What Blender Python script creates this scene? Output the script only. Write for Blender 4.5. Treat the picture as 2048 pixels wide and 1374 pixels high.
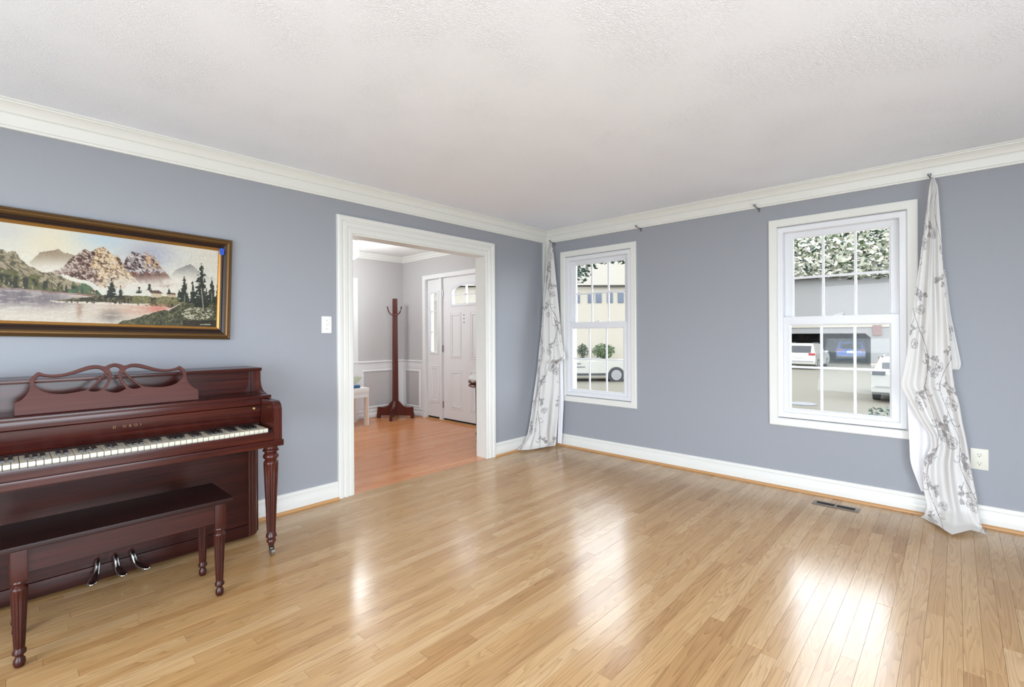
import bpy, bmesh, math, random
import numpy as np
from mathutils import Vector
random.seed(7); rng = np.random.default_rng(7)
for o in list(bpy.data.objects): bpy.data.objects.remove(o)
SC = bpy.context.scene; COL = SC.collection
PI = math.pi
# ---------------------------------------------------------------- camera
F_PX = 955.59; YAW = math.radians(42.942); CAM_Z = 1.27
cam_d = bpy.data.cameras.new('camera'); cam = bpy.data.objects.new('camera', cam_d); COL.objects.link(cam)
cam_d.sensor_width = 36; cam_d.lens = 36 * F_PX / 2048; cam_d.shift_y = -18.6 / 2048
cam_d.clip_start = .05; cam_d.clip_end = 500
cam.location = (0, 0, CAM_Z)
from mathutils import Matrix
cam.rotation_euler = (Matrix.Rotation(YAW, 3, 'Z') @ Matrix.Rotation(PI / 2, 3, 'X') @ Matrix.Rotation(-math.radians(.30), 3, 'Z')).to_euler()
SC.camera = cam
# ---------------------------------------------------------------- world and exposure
SKY = 8.5
w = bpy.data.worlds.new('world'); SC.world = w; w.use_nodes = True
bg = w.node_tree.nodes['Background']; bg.inputs[0].default_value = (.90, .96, 1.05, 1); bg.inputs[1].default_value = SKY
SC.view_settings.view_transform = 'Standard'; SC.view_settings.look = 'None'
SC.view_settings.exposure = .03; SC.view_settings.gamma = 1; SC.view_settings.use_curve_mapping = False
# room numbers
A, B, H, CEIL = -3.526, 4.388, 1.27, 2.46       # left wall X, front (window) wall Y, ceiling
XR, YB = 1.9, -2.3                               # right wall X, back wall Y
FX, FY, FC = -6.56, 4.46, 2.51                   # entrance hall far wall X, front wall Y, ceiling
WT = .141                                        # left wall thickness
# daylight comes in through the windows and two added openings; portals only guide the sampling of the sky
def portal(loc, rot, sx, sy):
    l = bpy.data.lights.new('daylight_portal', 'AREA'); l.shape = 'RECTANGLE'; l.size = sx; l.size_y = sy
    l.cycles.is_portal = True
    o = bpy.data.objects.new('daylight_portal', l); COL.objects.link(o); o.location = loc; o.rotation_euler = rot
BACK_OPEN = (-2.0, .9, .05, 2.2)                # unseen opening added in the back wall for light: x0 x1 z0 z1
RIGHT_OPEN = (-1.3, 1.6, .45, 2.2)              # unseen opening added in the right wall for light: y0 y1 z0 z1
for cx in (-2.837, -.672): portal((cx, B + .16, 1.35), (-PI / 2, 0, 0), .85, 1.6)
portal(((BACK_OPEN[0] + BACK_OPEN[1]) / 2, YB - .1, (BACK_OPEN[2] + BACK_OPEN[3]) / 2), (PI / 2, 0, 0), BACK_OPEN[1] - BACK_OPEN[0], BACK_OPEN[3] - BACK_OPEN[2])
portal((XR + .1, (RIGHT_OPEN[0] + RIGHT_OPEN[1]) / 2, (RIGHT_OPEN[2] + RIGHT_OPEN[3]) / 2), (PI / 2, 0, PI / 2), RIGHT_OPEN[1] - RIGHT_OPEN[0], RIGHT_OPEN[3] - RIGHT_OPEN[2])

# added fill lights behind and right of the camera, brightening ceiling and walls
def area(name, loc, aim, sx, sy, power, col):
    l = bpy.data.lights.new(name, 'AREA'); l.shape = 'RECTANGLE'; l.size = sx; l.size_y = sy; l.energy = power; l.color = col
    o = bpy.data.objects.new(name, l); COL.objects.link(o); o.location = loc
    o.rotation_euler = (Vector(aim) - Vector(loc)).to_track_quat('-Z', 'Y').to_euler()
area('back_fill', (-.6, YB + .25, .65), (-2.2, 5.0, 3.9), 2.8, 1.1, 74, (.75, .90, 1.0))
area('side_fill', (XR - .2, .3, .75), (-2.4, 3.6, 3.6), 2.8, .6, 64, (.75, .90, 1.0))
# ================================================================ helpers
def lin(c):
    c = c / 255.
    return c / 12.92 if c <= .04045 else ((c + .055) / 1.055) ** 2.4
def rgb(r, g, b): return (lin(r), lin(g), lin(b), 1)
def rgbx(r, g, b, k=1.0):      # outdoor albedo, dark enough for the bright sky
    c = rgb(r, g, b); q = k * 5.0 / SKY; return (c[0] * q, c[1] * q, c[2] * q, 1)
MATS = {}
def mat(name, col, rough=.5, metal=0, spec=.5, coat=0):
    if name in MATS: return MATS[name]
    m = bpy.data.materials.new(name); m.use_nodes = True
    p = m.node_tree.nodes['Principled BSDF']
    p.inputs['Base Color'].default_value = col if len(col) == 4 else (*col, 1)
    p.inputs['Roughness'].default_value = rough; p.inputs['Metallic'].default_value = metal
    p.inputs['Specular IOR Level'].default_value = spec; p.inputs['Coat Weight'].default_value = coat
    MATS[name] = m
    return m
def N(m, t, **kw):
    n = m.node_tree.nodes.new(t)
    for k, v in kw.items(): setattr(n, k, v)
    return n
def L(m, a, b): m.node_tree.links.new(a, b)
def prin(m): return m.node_tree.nodes['Principled BSDF']
def add_bump(m, scale, strength, dist=.002, detail=3, stretch=None, kind='noise', mask=None):
    tc = N(m, 'ShaderNodeNewGeometry'); mp = N(m, 'ShaderNodeMapping'); L(m, tc.outputs['Position'], mp.inputs['Vector'])
    if stretch: mp.inputs['Scale'].default_value = stretch
    n = N(m, 'ShaderNodeTexNoise'); n.inputs['Scale'].default_value = scale; n.inputs['Detail'].default_value = detail
    L(m, mp.outputs[0], n.inputs['Vector'])
    b = N(m, 'ShaderNodeBump'); b.inputs['Strength'].default_value = strength; b.inputs['Distance'].default_value = dist
    L(m, n.outputs['Fac'], b.inputs['Height']); L(m, b.outputs[0], prin(m).inputs['Normal'])
    return m
def tint_noise(m, c1, c2, scale, stretch=(1, 1, 1), detail=4, lo=.35, hi=.65):
    tc = N(m, 'ShaderNodeNewGeometry'); mp = N(m, 'ShaderNodeMapping'); L(m, tc.outputs['Position'], mp.inputs['Vector'])
    mp.inputs['Scale'].default_value = stretch
    n = N(m, 'ShaderNodeTexNoise'); n.inputs['Scale'].default_value = scale; n.inputs['Detail'].default_value = detail
    L(m, mp.outputs[0], n.inputs['Vector'])
    r = N(m, 'ShaderNodeValToRGB'); r.color_ramp.elements[0].position = lo; r.color_ramp.elements[1].position = hi
    r.color_ramp.elements[0].color = c1; r.color_ramp.elements[1].color = c2
    L(m, n.outputs['Fac'], r.inputs['Fac']); L(m, r.outputs['Color'], prin(m).inputs['Base Color'])
    return m
def tag(o, label=None, cat=None, group=None, kind=None):
    if label: o['label'] = label
    if cat: o['category'] = cat
    if group: o['group'] = group
    if kind: o['kind'] = kind
    return o
def thing(name, loc, label, cat, group=None, rotz=0, kind=None):
    o = bpy.data.objects.new(name, None); o.empty_display_size = .1; COL.objects.link(o)
    o.location = loc; o.rotation_euler = (0, 0, rotz); o['off'] = list(loc)
    return tag(o, label, cat, group, kind)
def obj(name, bm, m, parent=None, local=False, smooth=None, kind=None):
    bmesh.ops.recalc_face_normals(bm, faces=bm.faces)
    if parent is not None and not local and 'off' in parent:
        bmesh.ops.translate(bm, verts=bm.verts, vec=-Vector(parent['off']))
    me = bpy.data.meshes.new(name); bm.to_mesh(me); bm.free()
    o = bpy.data.objects.new(name, me); COL.objects.link(o)
    if m: me.materials.append(MATS[m] if isinstance(m, str) else m)
    if smooth is not None:
        me.shade_smooth(); me.set_sharp_from_angle(angle=math.radians(smooth))
    if parent is not None:
        o.parent = parent
        if 'off' in parent: o['off'] = list(parent['off'])
    if kind: o['kind'] = kind
    return o
def nb(): return bmesh.new()
def box(bm, x0, x1, y0, y1, z0, z1, bev=0):
    vs = [bm.verts.new((x, y, z)) for x in (x0, x1) for y in (y0, y1) for z in (z0, z1)]
    fs = [bm.faces.new([vs[i] for i in f]) for f in ((0, 1, 3, 2), (4, 6, 7, 5), (0, 4, 5, 1), (2, 3, 7, 6), (0, 2, 6, 4), (1, 5, 7, 3))]
    if bev:
        es = {e for f in fs for e in f.edges}
        bmesh.ops.bevel(bm, geom=list(es), offset=bev, segments=2, profile=.7, affect='EDGES')
    return bm
def B1(*a, **k): return box(nb(), *a, **k)
def prism(bm, poly, fn, a, b):
    """poly: list of (p,q); fn(p,q,t)->xyz; extruded t=a..b"""
    va = [bm.verts.new(fn(p, q, a)) for p, q in poly]; vb = [bm.verts.new(fn(p, q, b)) for p, q in poly]
    bm.faces.new(va); bm.faces.new(vb[::-1]); n = len(poly)
    for i in range(n): bm.faces.new((va[i], vb[i], vb[(i + 1) % n], va[(i + 1) % n]))
    return bm
def run(bm, prof, fn, a, b, ma=0, mb=0):
    """moulding: prof list (off,z) closed; fn(off,z,t); ends mitred: t=a+ma*off, b-mb*off"""
    va = [bm.verts.new(fn(p, z, a + ma * p)) for p, z in prof]; vb = [bm.verts.new(fn(p, z, b - mb * p)) for p, z in prof]
    bm.faces.new(va); bm.faces.new(vb[::-1]); n = len(prof)
    for i in range(n): bm.faces.new((va[i], vb[i], vb[(i + 1) % n], va[(i + 1) % n]))
    return bm
def frame(bm, u0, u1, v0, v1, prof, M, closed=True):
    """sweep prof (w outward, p proud) round a rectangle; M(u,v,p)->xyz"""
    if closed: cs = [(u0, v0, -1, -1), (u1, v0, 1, -1), (u1, v1, 1, 1), (u0, v1, -1, 1)]
    else: cs = [(u0, v0, -1, 0), (u0, v1, -1, 1), (u1, v1, 1, 1), (u1, v0, 1, 0)]
    rings = [[bm.verts.new(M(u + su * w, v + sv * w, p)) for w, p in prof] for u, v, su, sv in cs]
    n = len(prof); k = len(cs)
    for i in range(k if closed else k - 1):
        r0, r1 = rings[i], rings[(i + 1) % k]
        for j in range(n): bm.faces.new((r0[j], r0[(j + 1) % n], r1[(j + 1) % n], r1[j]))
    if not closed: bm.faces.new(rings[0]); bm.faces.new(rings[-1][::-1])
    return bm
def lathe(bm, prof, c, seg=24, axis='z', flute=None):
    """prof (r,z); flute=(z0,z1,n,depth)"""
    rings = []
    for r, z in prof:
        ring = []
        for i in range(seg):
            a = 2 * PI * i / seg; rr = r
            if flute and flute[0] < z < flute[1]: rr = r * (1 - flute[3] * (abs(math.cos(flute[2] * a / 2)) ** 4))
            ring.append(bm.verts.new((c[0] + rr * math.cos(a), c[1] + rr * math.sin(a), c[2] + z)))
        rings.append(ring)
    for a, b in zip(rings, rings[1:]):
        for i in range(seg): bm.faces.new((a[i], a[(i + 1) % seg], b[(i + 1) % seg], b[i]))
    bm.faces.new(rings[0][::-1]); bm.faces.new(rings[-1])
    return bm
def tube(bm, pts, rad, seg=8, flat=None):
    pts = [Vector(p) for p in pts]; rings = []
    for i, p in enumerate(pts):
        d = (pts[min(i + 1, len(pts) - 1)] - pts[max(i - 1, 0)]).normalized()
        up = Vector((0, 0, 1)) if abs(d.z) < .95 else Vector((1, 0, 0))
        s = d.cross(up).normalized(); t = s.cross(d).normalized()
        r = rad[i] if isinstance(rad, (list, tuple)) else rad
        fl = (flat[i] if flat else 1)
        rings.append([bm.verts.new(p + s * (r * math.cos(2 * PI * k / seg)) + t * (r * fl * math.sin(2 * PI * k / seg))) for k in range(seg)])
    for a, b in zip(rings, rings[1:]):
        for k in range(seg): bm.faces.new((a[k], a[(k + 1) % seg], b[(k + 1) % seg], b[k]))
    bm.faces.new(rings[0][::-1]); bm.faces.new(rings[-1])
    return bm
def struct(name, bm, m, label, cat, smooth=None):
    return tag(obj(name, bm, m, smooth=smooth), label, cat, kind='structure')

# ================================================================ materials
mat('white_trim', rgb(230, 230, 225), .35)
mat('window_vinyl', rgb(229, 230, 233), .3)
m = mat('wall_blue_grey', rgb(156, 159, 166), .55, spec=.3); add_bump(m, 220, .12, .001, 2)
m = mat('hall_grey', rgb(196, 193, 192), .55, spec=.3); add_bump(m, 220, .1, .001, 2)
mat('hall_white', rgb(232, 231, 231), .45)
mat('plain_white', rgb(225, 225, 222), .6)
# ceiling: brushed plaster texture, patchy
m = mat('ceiling_plaster', rgb(242, 246, 254), .8, spec=.2)
g = N(m, 'ShaderNodeNewGeometry'); n1 = N(m, 'ShaderNodeTexNoise'); n1.inputs['Scale'].default_value = 3.0; n1.inputs['Detail'].default_value = 2
L(m, g.outputs['Position'], n1.inputs['Vector'])
wv = N(m, 'ShaderNodeTexWave'); wv.inputs['Scale'].default_value = 22; wv.inputs['Distortion'].default_value = 14; wv.inputs['Detail'].default_value = 2; wv.inputs['Detail Scale'].default_value = 2.2
L(m, g.outputs['Position'], wv.inputs['Vector'])
mr = N(m, 'ShaderNodeMapRange'); mr.inputs[1].default_value = .36; mr.inputs[2].default_value = .66; mr.inputs[3].default_value = .15; L(m, n1.outputs['Fac'], mr.inputs[0])
mu = N(m, 'ShaderNodeMath', operation='MULTIPLY'); L(m, wv.outputs['Fac'], mu.inputs[0]); L(m, mr.outputs[0], mu.inputs[1])
bp = N(m, 'ShaderNodeBump'); bp.inputs['Strength'].default_value = .6; bp.inputs['Distance'].default_value = .0022
L(m, mu.outputs[0], bp.inputs['Height']); L(m, bp.outputs[0], prin(m).inputs['Normal'])
mat('hall_ceiling', rgb(236, 236, 234), .8, spec=.2)

def oak(name, src, pal, rough):
    """floor board: tone per board from attribute rnd, grain along Y in object space of the house"""
    m = mat(name, (1, 1, 1, 1), rough, spec=.75)
    at = N(m, 'ShaderNodeAttribute'); at.attribute_type = src; at.attribute_name = 'rnd'
    g = N(m, 'ShaderNodeNewGeometry')
    off = N(m, 'ShaderNodeVectorMath', operation='SCALE'); off.inputs[0].default_value = (37., 91., 53.); L(m, at.outputs['Fac'], off.inputs['Scale'])
    ad = N(m, 'ShaderNodeVectorMath', operation='ADD'); L(m, g.outputs['Position'], ad.inputs[0]); L(m, off.outputs[0], ad.inputs[1])
    mp = N(m, 'ShaderNodeMapping'); mp.inputs['Scale'].default_value = (9, .55, 1); L(m, ad.outputs[0], mp.inputs['Vector'])
    n = N(m, 'ShaderNodeTexNoise'); n.inputs['Scale'].default_value = 1.6; n.inputs['Detail'].default_value = 2; n.inputs['Distortion'].default_value = .3
    L(m, mp.outputs[0], n.inputs['Vector'])
    # growth rings: contour lines of the stretched noise
    r1 = N(m, 'ShaderNodeMath', operation='MULTIPLY'); r1.inputs[1].default_value = 15; L(m, n.outputs['Fac'], r1.inputs[0])
    r2 = N(m, 'ShaderNodeMath', operation='FRACT'); L(m, r1.outputs[0], r2.inputs[0])
    mp2 = N(m, 'ShaderNodeMapping'); mp2.inputs['Scale'].default_value = (160, 3.2, 1); L(m, ad.outputs[0], mp2.inputs['Vector'])
    n2 = N(m, 'ShaderNodeTexNoise'); n2.inputs['Scale'].default_value = 1; n2.inputs['Detail'].default_value = 4; L(m, mp2.outputs[0], n2.inputs['Vector'])
    ramp = N(m, 'ShaderNodeValToRGB'); cr = ramp.color_ramp
    while len(cr.elements) < len(pal): cr.elements.new(.5)
    for i, c in enumerate(pal): cr.elements[i].position = i / (len(pal) - 1); cr.elements[i].color = c
    L(m, at.outputs['Fac'], ramp.inputs['Fac'])
    k = N(m, 'ShaderNodeMath', operation='POWER'); k.inputs[1].default_value = 2.2; L(m, r2.outputs[0], k.inputs[0])
    gm = N(m, 'ShaderNodeMath', operation='MULTIPLY'); L(m, k.outputs[0], gm.inputs[0]); L(m, n2.outputs['Fac'], gm.inputs[1])
    mix = N(m, 'ShaderNodeMix', data_type='RGBA', blend_type='MULTIPLY'); L(m, gm.outputs[0], mix.inputs[0])
    L(m, ramp.outputs['Color'], mix.inputs[6]); mix.inputs[7].default_value = (.54, .43, .33, 1)
    L(m, mix.outputs[2], prin(m).inputs['Base Color'])
    b = N(m, 'ShaderNodeBump'); b.inputs['Strength'].default_value = .12; b.inputs['Distance'].default_value = .0006
    L(m, gm.outputs[0], b.inputs['Height']); L(m, b.outputs[0], prin(m).inputs['Normal'])
    return m
OAK = [rgb(190, 150, 101), rgb(197, 158, 109), rgb(185, 144, 95), rgb(202, 166, 119), rgb(192, 153, 104), rgb(205, 170, 125), rgb(177, 135, 87), rgb(197, 158, 109)]
oak('oak_board', 'OBJECT', OAK, .21); oak('oak_board_field', 'GEOMETRY', OAK, .21)
HALLOAK = [rgb(222, 146, 92), rgb(228, 156, 102), rgb(214, 136, 82), rgb(232, 164, 110), rgb(222, 148, 94)]
oak('hall_oak_board', 'GEOMETRY', HALLOAK, .22)
mat('subfloor', rgb(96, 66, 40), .8)
mat('shoe_wood', rgb(196, 148, 98), .4)

def mahogany(name, c1, c2, axis, rough=.22):
    m = mat(name, c1, rough, spec=.28 if 'dark' in name or 'deep' in name else .38)
    st = {'x': (3, 60, 60), 'y': (60, 2.5, 60), 'z': (60, 60, 2.5)}[axis]
    tint_noise(m, c1, c2, 1, st, 4, .3, .75)
    return m
mahogany('mahogany', rgb(42, 13, 11), rgb(76, 30, 22), 'y')
mahogany('mahogany_upright', rgb(48, 17, 13), rgb(82, 35, 26), 'z')
mahogany('mahogany_dark', rgb(25, 9, 8), rgb(42, 18, 15), 'y', .4)
mahogany('mahogany_deep', rgb(34, 10, 8), rgb(60, 23, 17), 'y', .3); mahogany('mahogany_deep_shade_upright', rgb(40, 14, 11), rgb(66, 28, 21), 'z', .28)  # darker copy of mahogany: shade on bench and lower piano put into colour
mahogany('rack_wood', rgb(74, 30, 24), rgb(104, 48, 38), 'z', .3)
mat('ivory_key', rgb(206, 200, 182), .3); mat('ebony_key', rgb(22, 21, 22), .3)
mat('felt_dark', rgb(38, 14, 14), .9); mat('gilt', rgb(186, 150, 96), .4, .6)
mat('chrome', rgb(190, 190, 188), .18, 1); mat('steel', rgb(150, 150, 152), .35, 1); mat('dark_metal', rgb(50, 48, 48), .4, .8)
mat('bronze_frame', rgb(112, 84, 50), .35, .55); mat('frame_dark', rgb(46, 30, 24), .4); mat('frame_gold', rgb(176, 128, 66), .32, .6)
mat('tape_blue', rgb(38, 84, 190), .6)
mat('plate_white', rgb(238, 238, 236), .35); mat('plate_ivory', rgb(222, 220, 206), .4); mat('slot_dark', rgb(30, 28, 26), .7)
mat('lining', rgb(236, 236, 240), .8, spec=.2)
mat('vent_bronze', rgb(150, 136, 124), .4, .5); mat('void', rgb(14, 12, 12), .9)
mat('upholstery_white', rgb(232, 230, 226), .8); mat('pale_wood', rgb(220, 196, 168), .5); mat('towel_blue', rgb(54, 104, 150), .8)
mat('paper_khaki', rgb(176, 180, 158), .7)
def attr_mat(name, rough=.6, spec=.3):
    m = mat(name, (1, 1, 1, 1), rough, spec=spec)
    a = N(m, 'ShaderNodeVertexColor'); a.layer_name = 'paint'; L(m, a.outputs['Color'], prin(m).inputs['Base Color'])
    return m
attr_mat('oil_paint', .45); m = attr_mat('curtain_print', .85, .15)
# cloth lets some light through
tr = N(m, 'ShaderNodeBsdfTranslucent'); va = N(m, 'ShaderNodeVertexColor'); va.layer_name = 'paint'; L(m, va.outputs['Color'], tr.inputs['Color'])
mx = N(m, 'ShaderNodeMixShader'); mx.inputs[0].default_value = .25
L(m, prin(m).outputs[0], mx.inputs[1]); L(m, tr.outputs[0], mx.inputs[2]); L(m, mx.outputs[0], m.node_tree.nodes['Material Output'].inputs['Surface'])
def glass(name, tintc, refl):
    m = bpy.data.materials.new(name); m.use_nodes = True; MATS[name] = m
    nt = m.node_tree; nt.nodes.remove(nt.nodes['Principled BSDF'])
    t = N(m, 'ShaderNodeBsdfTransparent'); t.inputs[0].default_value = tintc
    gl = N(m, 'ShaderNodeBsdfGlossy'); gl.inputs['Roughness'].default_value = .02
    fr = N(m, 'ShaderNodeFresnel'); fr.inputs[0].default_value = refl
    x = N(m, 'ShaderNodeMixShader'); L(m, fr.outputs[0], x.inputs[0]); L(m, t.outputs[0], x.inputs[1]); L(m, gl.outputs[0], x.inputs[2])
    L(m, x.outputs[0], nt.nodes['Material Output'].inputs['Surface'])
glass('pane_glass', (.97, .98, .975, 1), 1.25)
glass('car_glass', (.10, .12, .14, 1), 1.5)
# outdoors
mat('paving', rgbx(101, 96, 85), .9, spec=.1); add_bump(MATS['paving'], 8, .2, .01)
mat('siding_beige', rgbx(164, 157, 143), .9, spec=.1); mat('siding_white', rgbx(136, 134, 131), .9, spec=.1)
mat('roof_pale', rgbx(136, 130, 120), .9, spec=.1); mat('gutter', rgbx(70, 66, 62), .8)
mat('far_glass', rgbx(40, 56, 78), .15)
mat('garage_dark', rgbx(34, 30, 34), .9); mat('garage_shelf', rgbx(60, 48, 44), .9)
m = mat('brick_far', rgbx(120, 84, 74), .9)
bt = N(m, 'ShaderNodeTexBrick'); bt.inputs['Color1'].default_value = rgbx(124, 88, 80); bt.inputs['Color2'].default_value = rgbx(96, 66, 60); bt.inputs['Mortar'].default_value = rgbx(150, 140, 134)
bt.inputs['Scale'].default_value = 4; L(m, bt.outputs['Color'], prin(m).inputs['Base Color'])
tc = N(m, 'ShaderNodeTexCoord'); mpp = N(m, 'ShaderNodeMapping'); mpp.inputs['Rotation'].default_value = (PI / 2, 0, 0); L(m, tc.outputs['Object'], mpp.inputs[0]); L(m, mpp.outputs[0], bt.inputs['Vector'])
mat('leaf_green', rgbx(40, 74, 44), .6); mat('leaf_light', rgbx(84, 104, 50), .6); mat('leaf_deep', rgbx(26, 52, 40), .6)
mat('blossom', rgbx(190, 190, 168), .7); mat('bark', rgbx(66, 58, 50), .9)
mat('car_white', rgbx(160, 157, 148), .3, coat=.5); mat('car_blue', rgb(58, 88, 150), .25, coat=.5); mat('tyre', rgbx(30, 30, 32), .8)
mat('car_trim', rgbx(40, 42, 46), .5); mat('tail_red', rgbx(150, 20, 22), .3); mat('wheel_alloy', rgbx(140, 140, 138), .4, .4); mat('rock_tan', rgbx(112, 90, 70), .9)

# ================================================================ setting: shell
bm = nb(); DY0, DY1, DZ = 1.93, 3.395, 2.068
box(bm, A - WT, A, YB - .14, DY0 - .018, -.03, FC + .02); box(bm, A - WT, A, DY1 + .018, B, -.03, FC + .02); box(bm, A - WT, A, DY0 - .018, DY1 + .018, DZ + .018, FC + .02)
struct('wall_left', bm, 'wall_blue_grey', 'blue-grey painted wall behind the piano, pierced by the wide doorway', 'wall')
WX = [(-3.314, 'far'), (-1.147, 'near')]; WW = .95; WZ0, WZ1 = .504, 2.201
bm = nb(); hole = [(x + .07, x + WW - .07) for x, _ in WX]; hz0, hz1 = WZ0 + .07, WZ1 - .07
xs = [A, hole[0][0], hole[0][1], hole[1][0], hole[1][1], XR + .14]
for i in range(5):
    if i in (1, 3): box(bm, xs[i], xs[i + 1], B, B + .17, -1.2, hz0); box(bm, xs[i], xs[i + 1], B, B + .17, hz1, CEIL + .2)
    else: box(bm, xs[i], xs[i + 1], B, B + .17, -1.2, CEIL + .2)
struct('wall_front', bm, 'wall_blue_grey', 'blue-grey painted wall holding the two white windows', 'wall')
bm = nb(); y0, y1, z0, z1 = RIGHT_OPEN
box(bm, XR, XR + .14, YB, y0, -.03, CEIL + .1); box(bm, XR, XR + .14, y1, B, -.03, CEIL + .1); box(bm, XR, XR + .14, y0, y1, -.03, z0); box(bm, XR, XR + .14, y0, y1, z1, CEIL + .1)
struct('wall_right', bm, 'wall_blue_grey', 'blue-grey wall on the right, outside the picture', 'wall')
bm = nb(); x0, x1, z0, z1 = BACK_OPEN
box(bm, A, x0, YB - .14, YB, -.03, CEIL + .1); box(bm, x1, XR + .14, YB - .14, YB, -.03, CEIL + .1); box(bm, x0, x1, YB - .14, YB, -.03, z0); box(bm, x0, x1, YB - .14, YB, z1, CEIL + .1)
struct('wall_back', bm, 'wall_blue_grey', 'blue-grey wall behind the camera with a wide opening added for light', 'wall')
struct('ceiling', B1(A, XR + .14, YB - .14, B, CEIL, CEIL + .15), 'ceiling_plaster', 'white brushed plaster ceiling of the piano room', 'ceiling')
# entrance hall
HY0 = .5
struct('wall_hall_far', B1(FX - .12, FX, HY0 - .12, FY + .16, -.03, FC + .1), 'hall_grey', 'pale grey wall at the far side of the entrance hall', 'wall')
SX0, SX1, DX0, DX1, DTOP = -5.945, -5.625, -5.57, -4.56, 2.105      # sidelight, door
bm = nb(); box(bm, FX, SX0 - .015, FY, FY + .16, -1.2, FC + .1); box(bm, DX1 + .02, A - WT, FY, FY + .16, -1.2, FC + .1); box(bm, SX0 - .015, DX1 + .02, FY, FY + .16, DTOP + .015, FC + .1); box(bm, SX0 - .015, DX1 + .02, FY, FY + .16, -1.2, -.012)
struct('wall_hall_front', bm, 'hall_grey', 'pale grey hall wall around the front door', 'wall')
struct('wall_hall_side', B1(FX, A - WT, HY0 - .12, HY0, -.03, FC + .1), 'hall_grey', 'pale grey hall wall hidden left of the doorway', 'wall')
struct('ceiling', B1(FX, A - WT, HY0, FY, FC, FC + .12), 'hall_ceiling', 'smooth white ceiling of the entrance hall', 'ceiling')
# hall-side skin of the dividing wall
bm = nb(); xh = A - WT - .004
box(bm, xh, A - WT - .0005, HY0, DY0 - .018, 0, FC); box(bm, xh, A - WT - .0005, DY1 + .018, FY, 0, FC); box(bm, xh, A - WT - .0005, DY0 - .018, DY1 + .018, DZ + .018, FC)
struct('wall_hall_near', bm, 'hall_grey', 'pale grey hall side of the wall with the doorway', 'wall')

# floors: boards are parts
def lay(x0, x1, y0, y1, pitch=.059):
    out = []; x = x0; 
    while x < x1 - .01:
        wd = min(pitch, x1 - x); y = y0 - random.uniform(0, 1.0)
        while y < y1:
            ln = random.choice([.35, .5, .6, .75, .9, 1.1, 1.3, 1.5]) * random.uniform(.85, 1.15)
            a, b = max(y, y0), min(y + ln, y1)
            if b - a > .02: out.append((x, x + wd, a, b))
            y += ln
        x += pitch
    return out
def plank_mesh(name):
    bm = nb(); e = .012
    box(bm, -.5, .5, -.5, .5, -1, 0); bmesh.ops.recalc_face_normals(bm, faces=bm.faces)
    me = bpy.data.meshes.new(name); bm.to_mesh(me); bm.free(); return me
floor = struct('floor', B1(A, XR, YB, B, -.05, -.012), 'subfloor', 'pale honey oak strip floor of the piano room', 'floor')
planks = lay(A, XR, YB, B)
Rv = Vector((math.cos(YAW), math.sin(YAW), 0)); Fv = Vector((-math.sin(YAW), math.cos(YAW), 0))
def score(p):
    c = Vector(((p[0] + p[1]) / 2, (p[2] + p[3]) / 2, 0)); d = c.dot(Fv)
    if d < .9: return 0
    u = abs(c.dot(Rv)) / d
    if u > 1.15: return 0
    if d < 1.5 : pass
    if c.x < -3.2 and c.y < 1.1: return 0
    return (p[3] - p[2]) / d ** 2 if CAM_Z / d < .78 else 0
order = sorted(range(len(planks)), key=lambda i: -score(planks[i])); near = set(i for i in order[:300] if score(planks[i]) > 0)
pm = plank_mesh('plank'); pm.materials.append(MATS['oak_board'])
bmf = nb(); lay_r = bmf.faces.layers.float.new('rnd')
VENT = (-.795, -.51, 4.105, 4.222)
for i, (xa, xb, ya, yb) in enumerate(planks):
    r_ = random.random(); g_ = .0004
    if i in near:
        o = bpy.data.objects.new('plank', pm); COL.objects.link(o); o.parent = floor
        o.location = ((xa + xb) / 2, (ya + yb) / 2, -random.uniform(0, .0005)); o.scale = (xb - xa - 2 * g_, yb - ya - 2 * g_, .0115)
        o.rotation_euler = (random.gauss(0, .0006), random.gauss(0, .0035), 0); o['rnd'] = r_
    else:
        n0 = len(bmf.faces); box(bmf, xa + g_, xb - g_, ya + g_, yb - g_, -.0118, -random.uniform(.0001, .0006)); bmf.faces.ensure_lookup_table()
        for f in bmf.faces[n0:]: f[lay_r] = r_
obj('plank_field', bmf, 'oak_board_field', floor, kind='stuff')
hfloor = struct('floor', B1(FX, A, HY0, FY, -.05, -.012), 'subfloor', 'glossy orange oak strip floor of the entrance hall', 'floor')
bmf = nb(); lay_r = bmf.faces.layers.float.new('rnd')
for xa, xb, ya, yb in lay(FX, A - WT, HY0, FY) + lay(A - WT, A - .0005, DY0, DY1):
    r_ = random.random(); n0 = len(bmf.faces); box(bmf, xa + .0003, xb - .0003, ya + .0003, yb - .0003, -.0118, -random.uniform(0, .0005)); bmf.faces.ensure_lookup_table()
    for f in bmf.faces[n0:]: f[lay_r] = r_
obj('plank_field', bmf, 'hall_oak_board', hfloor, kind='stuff')

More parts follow.
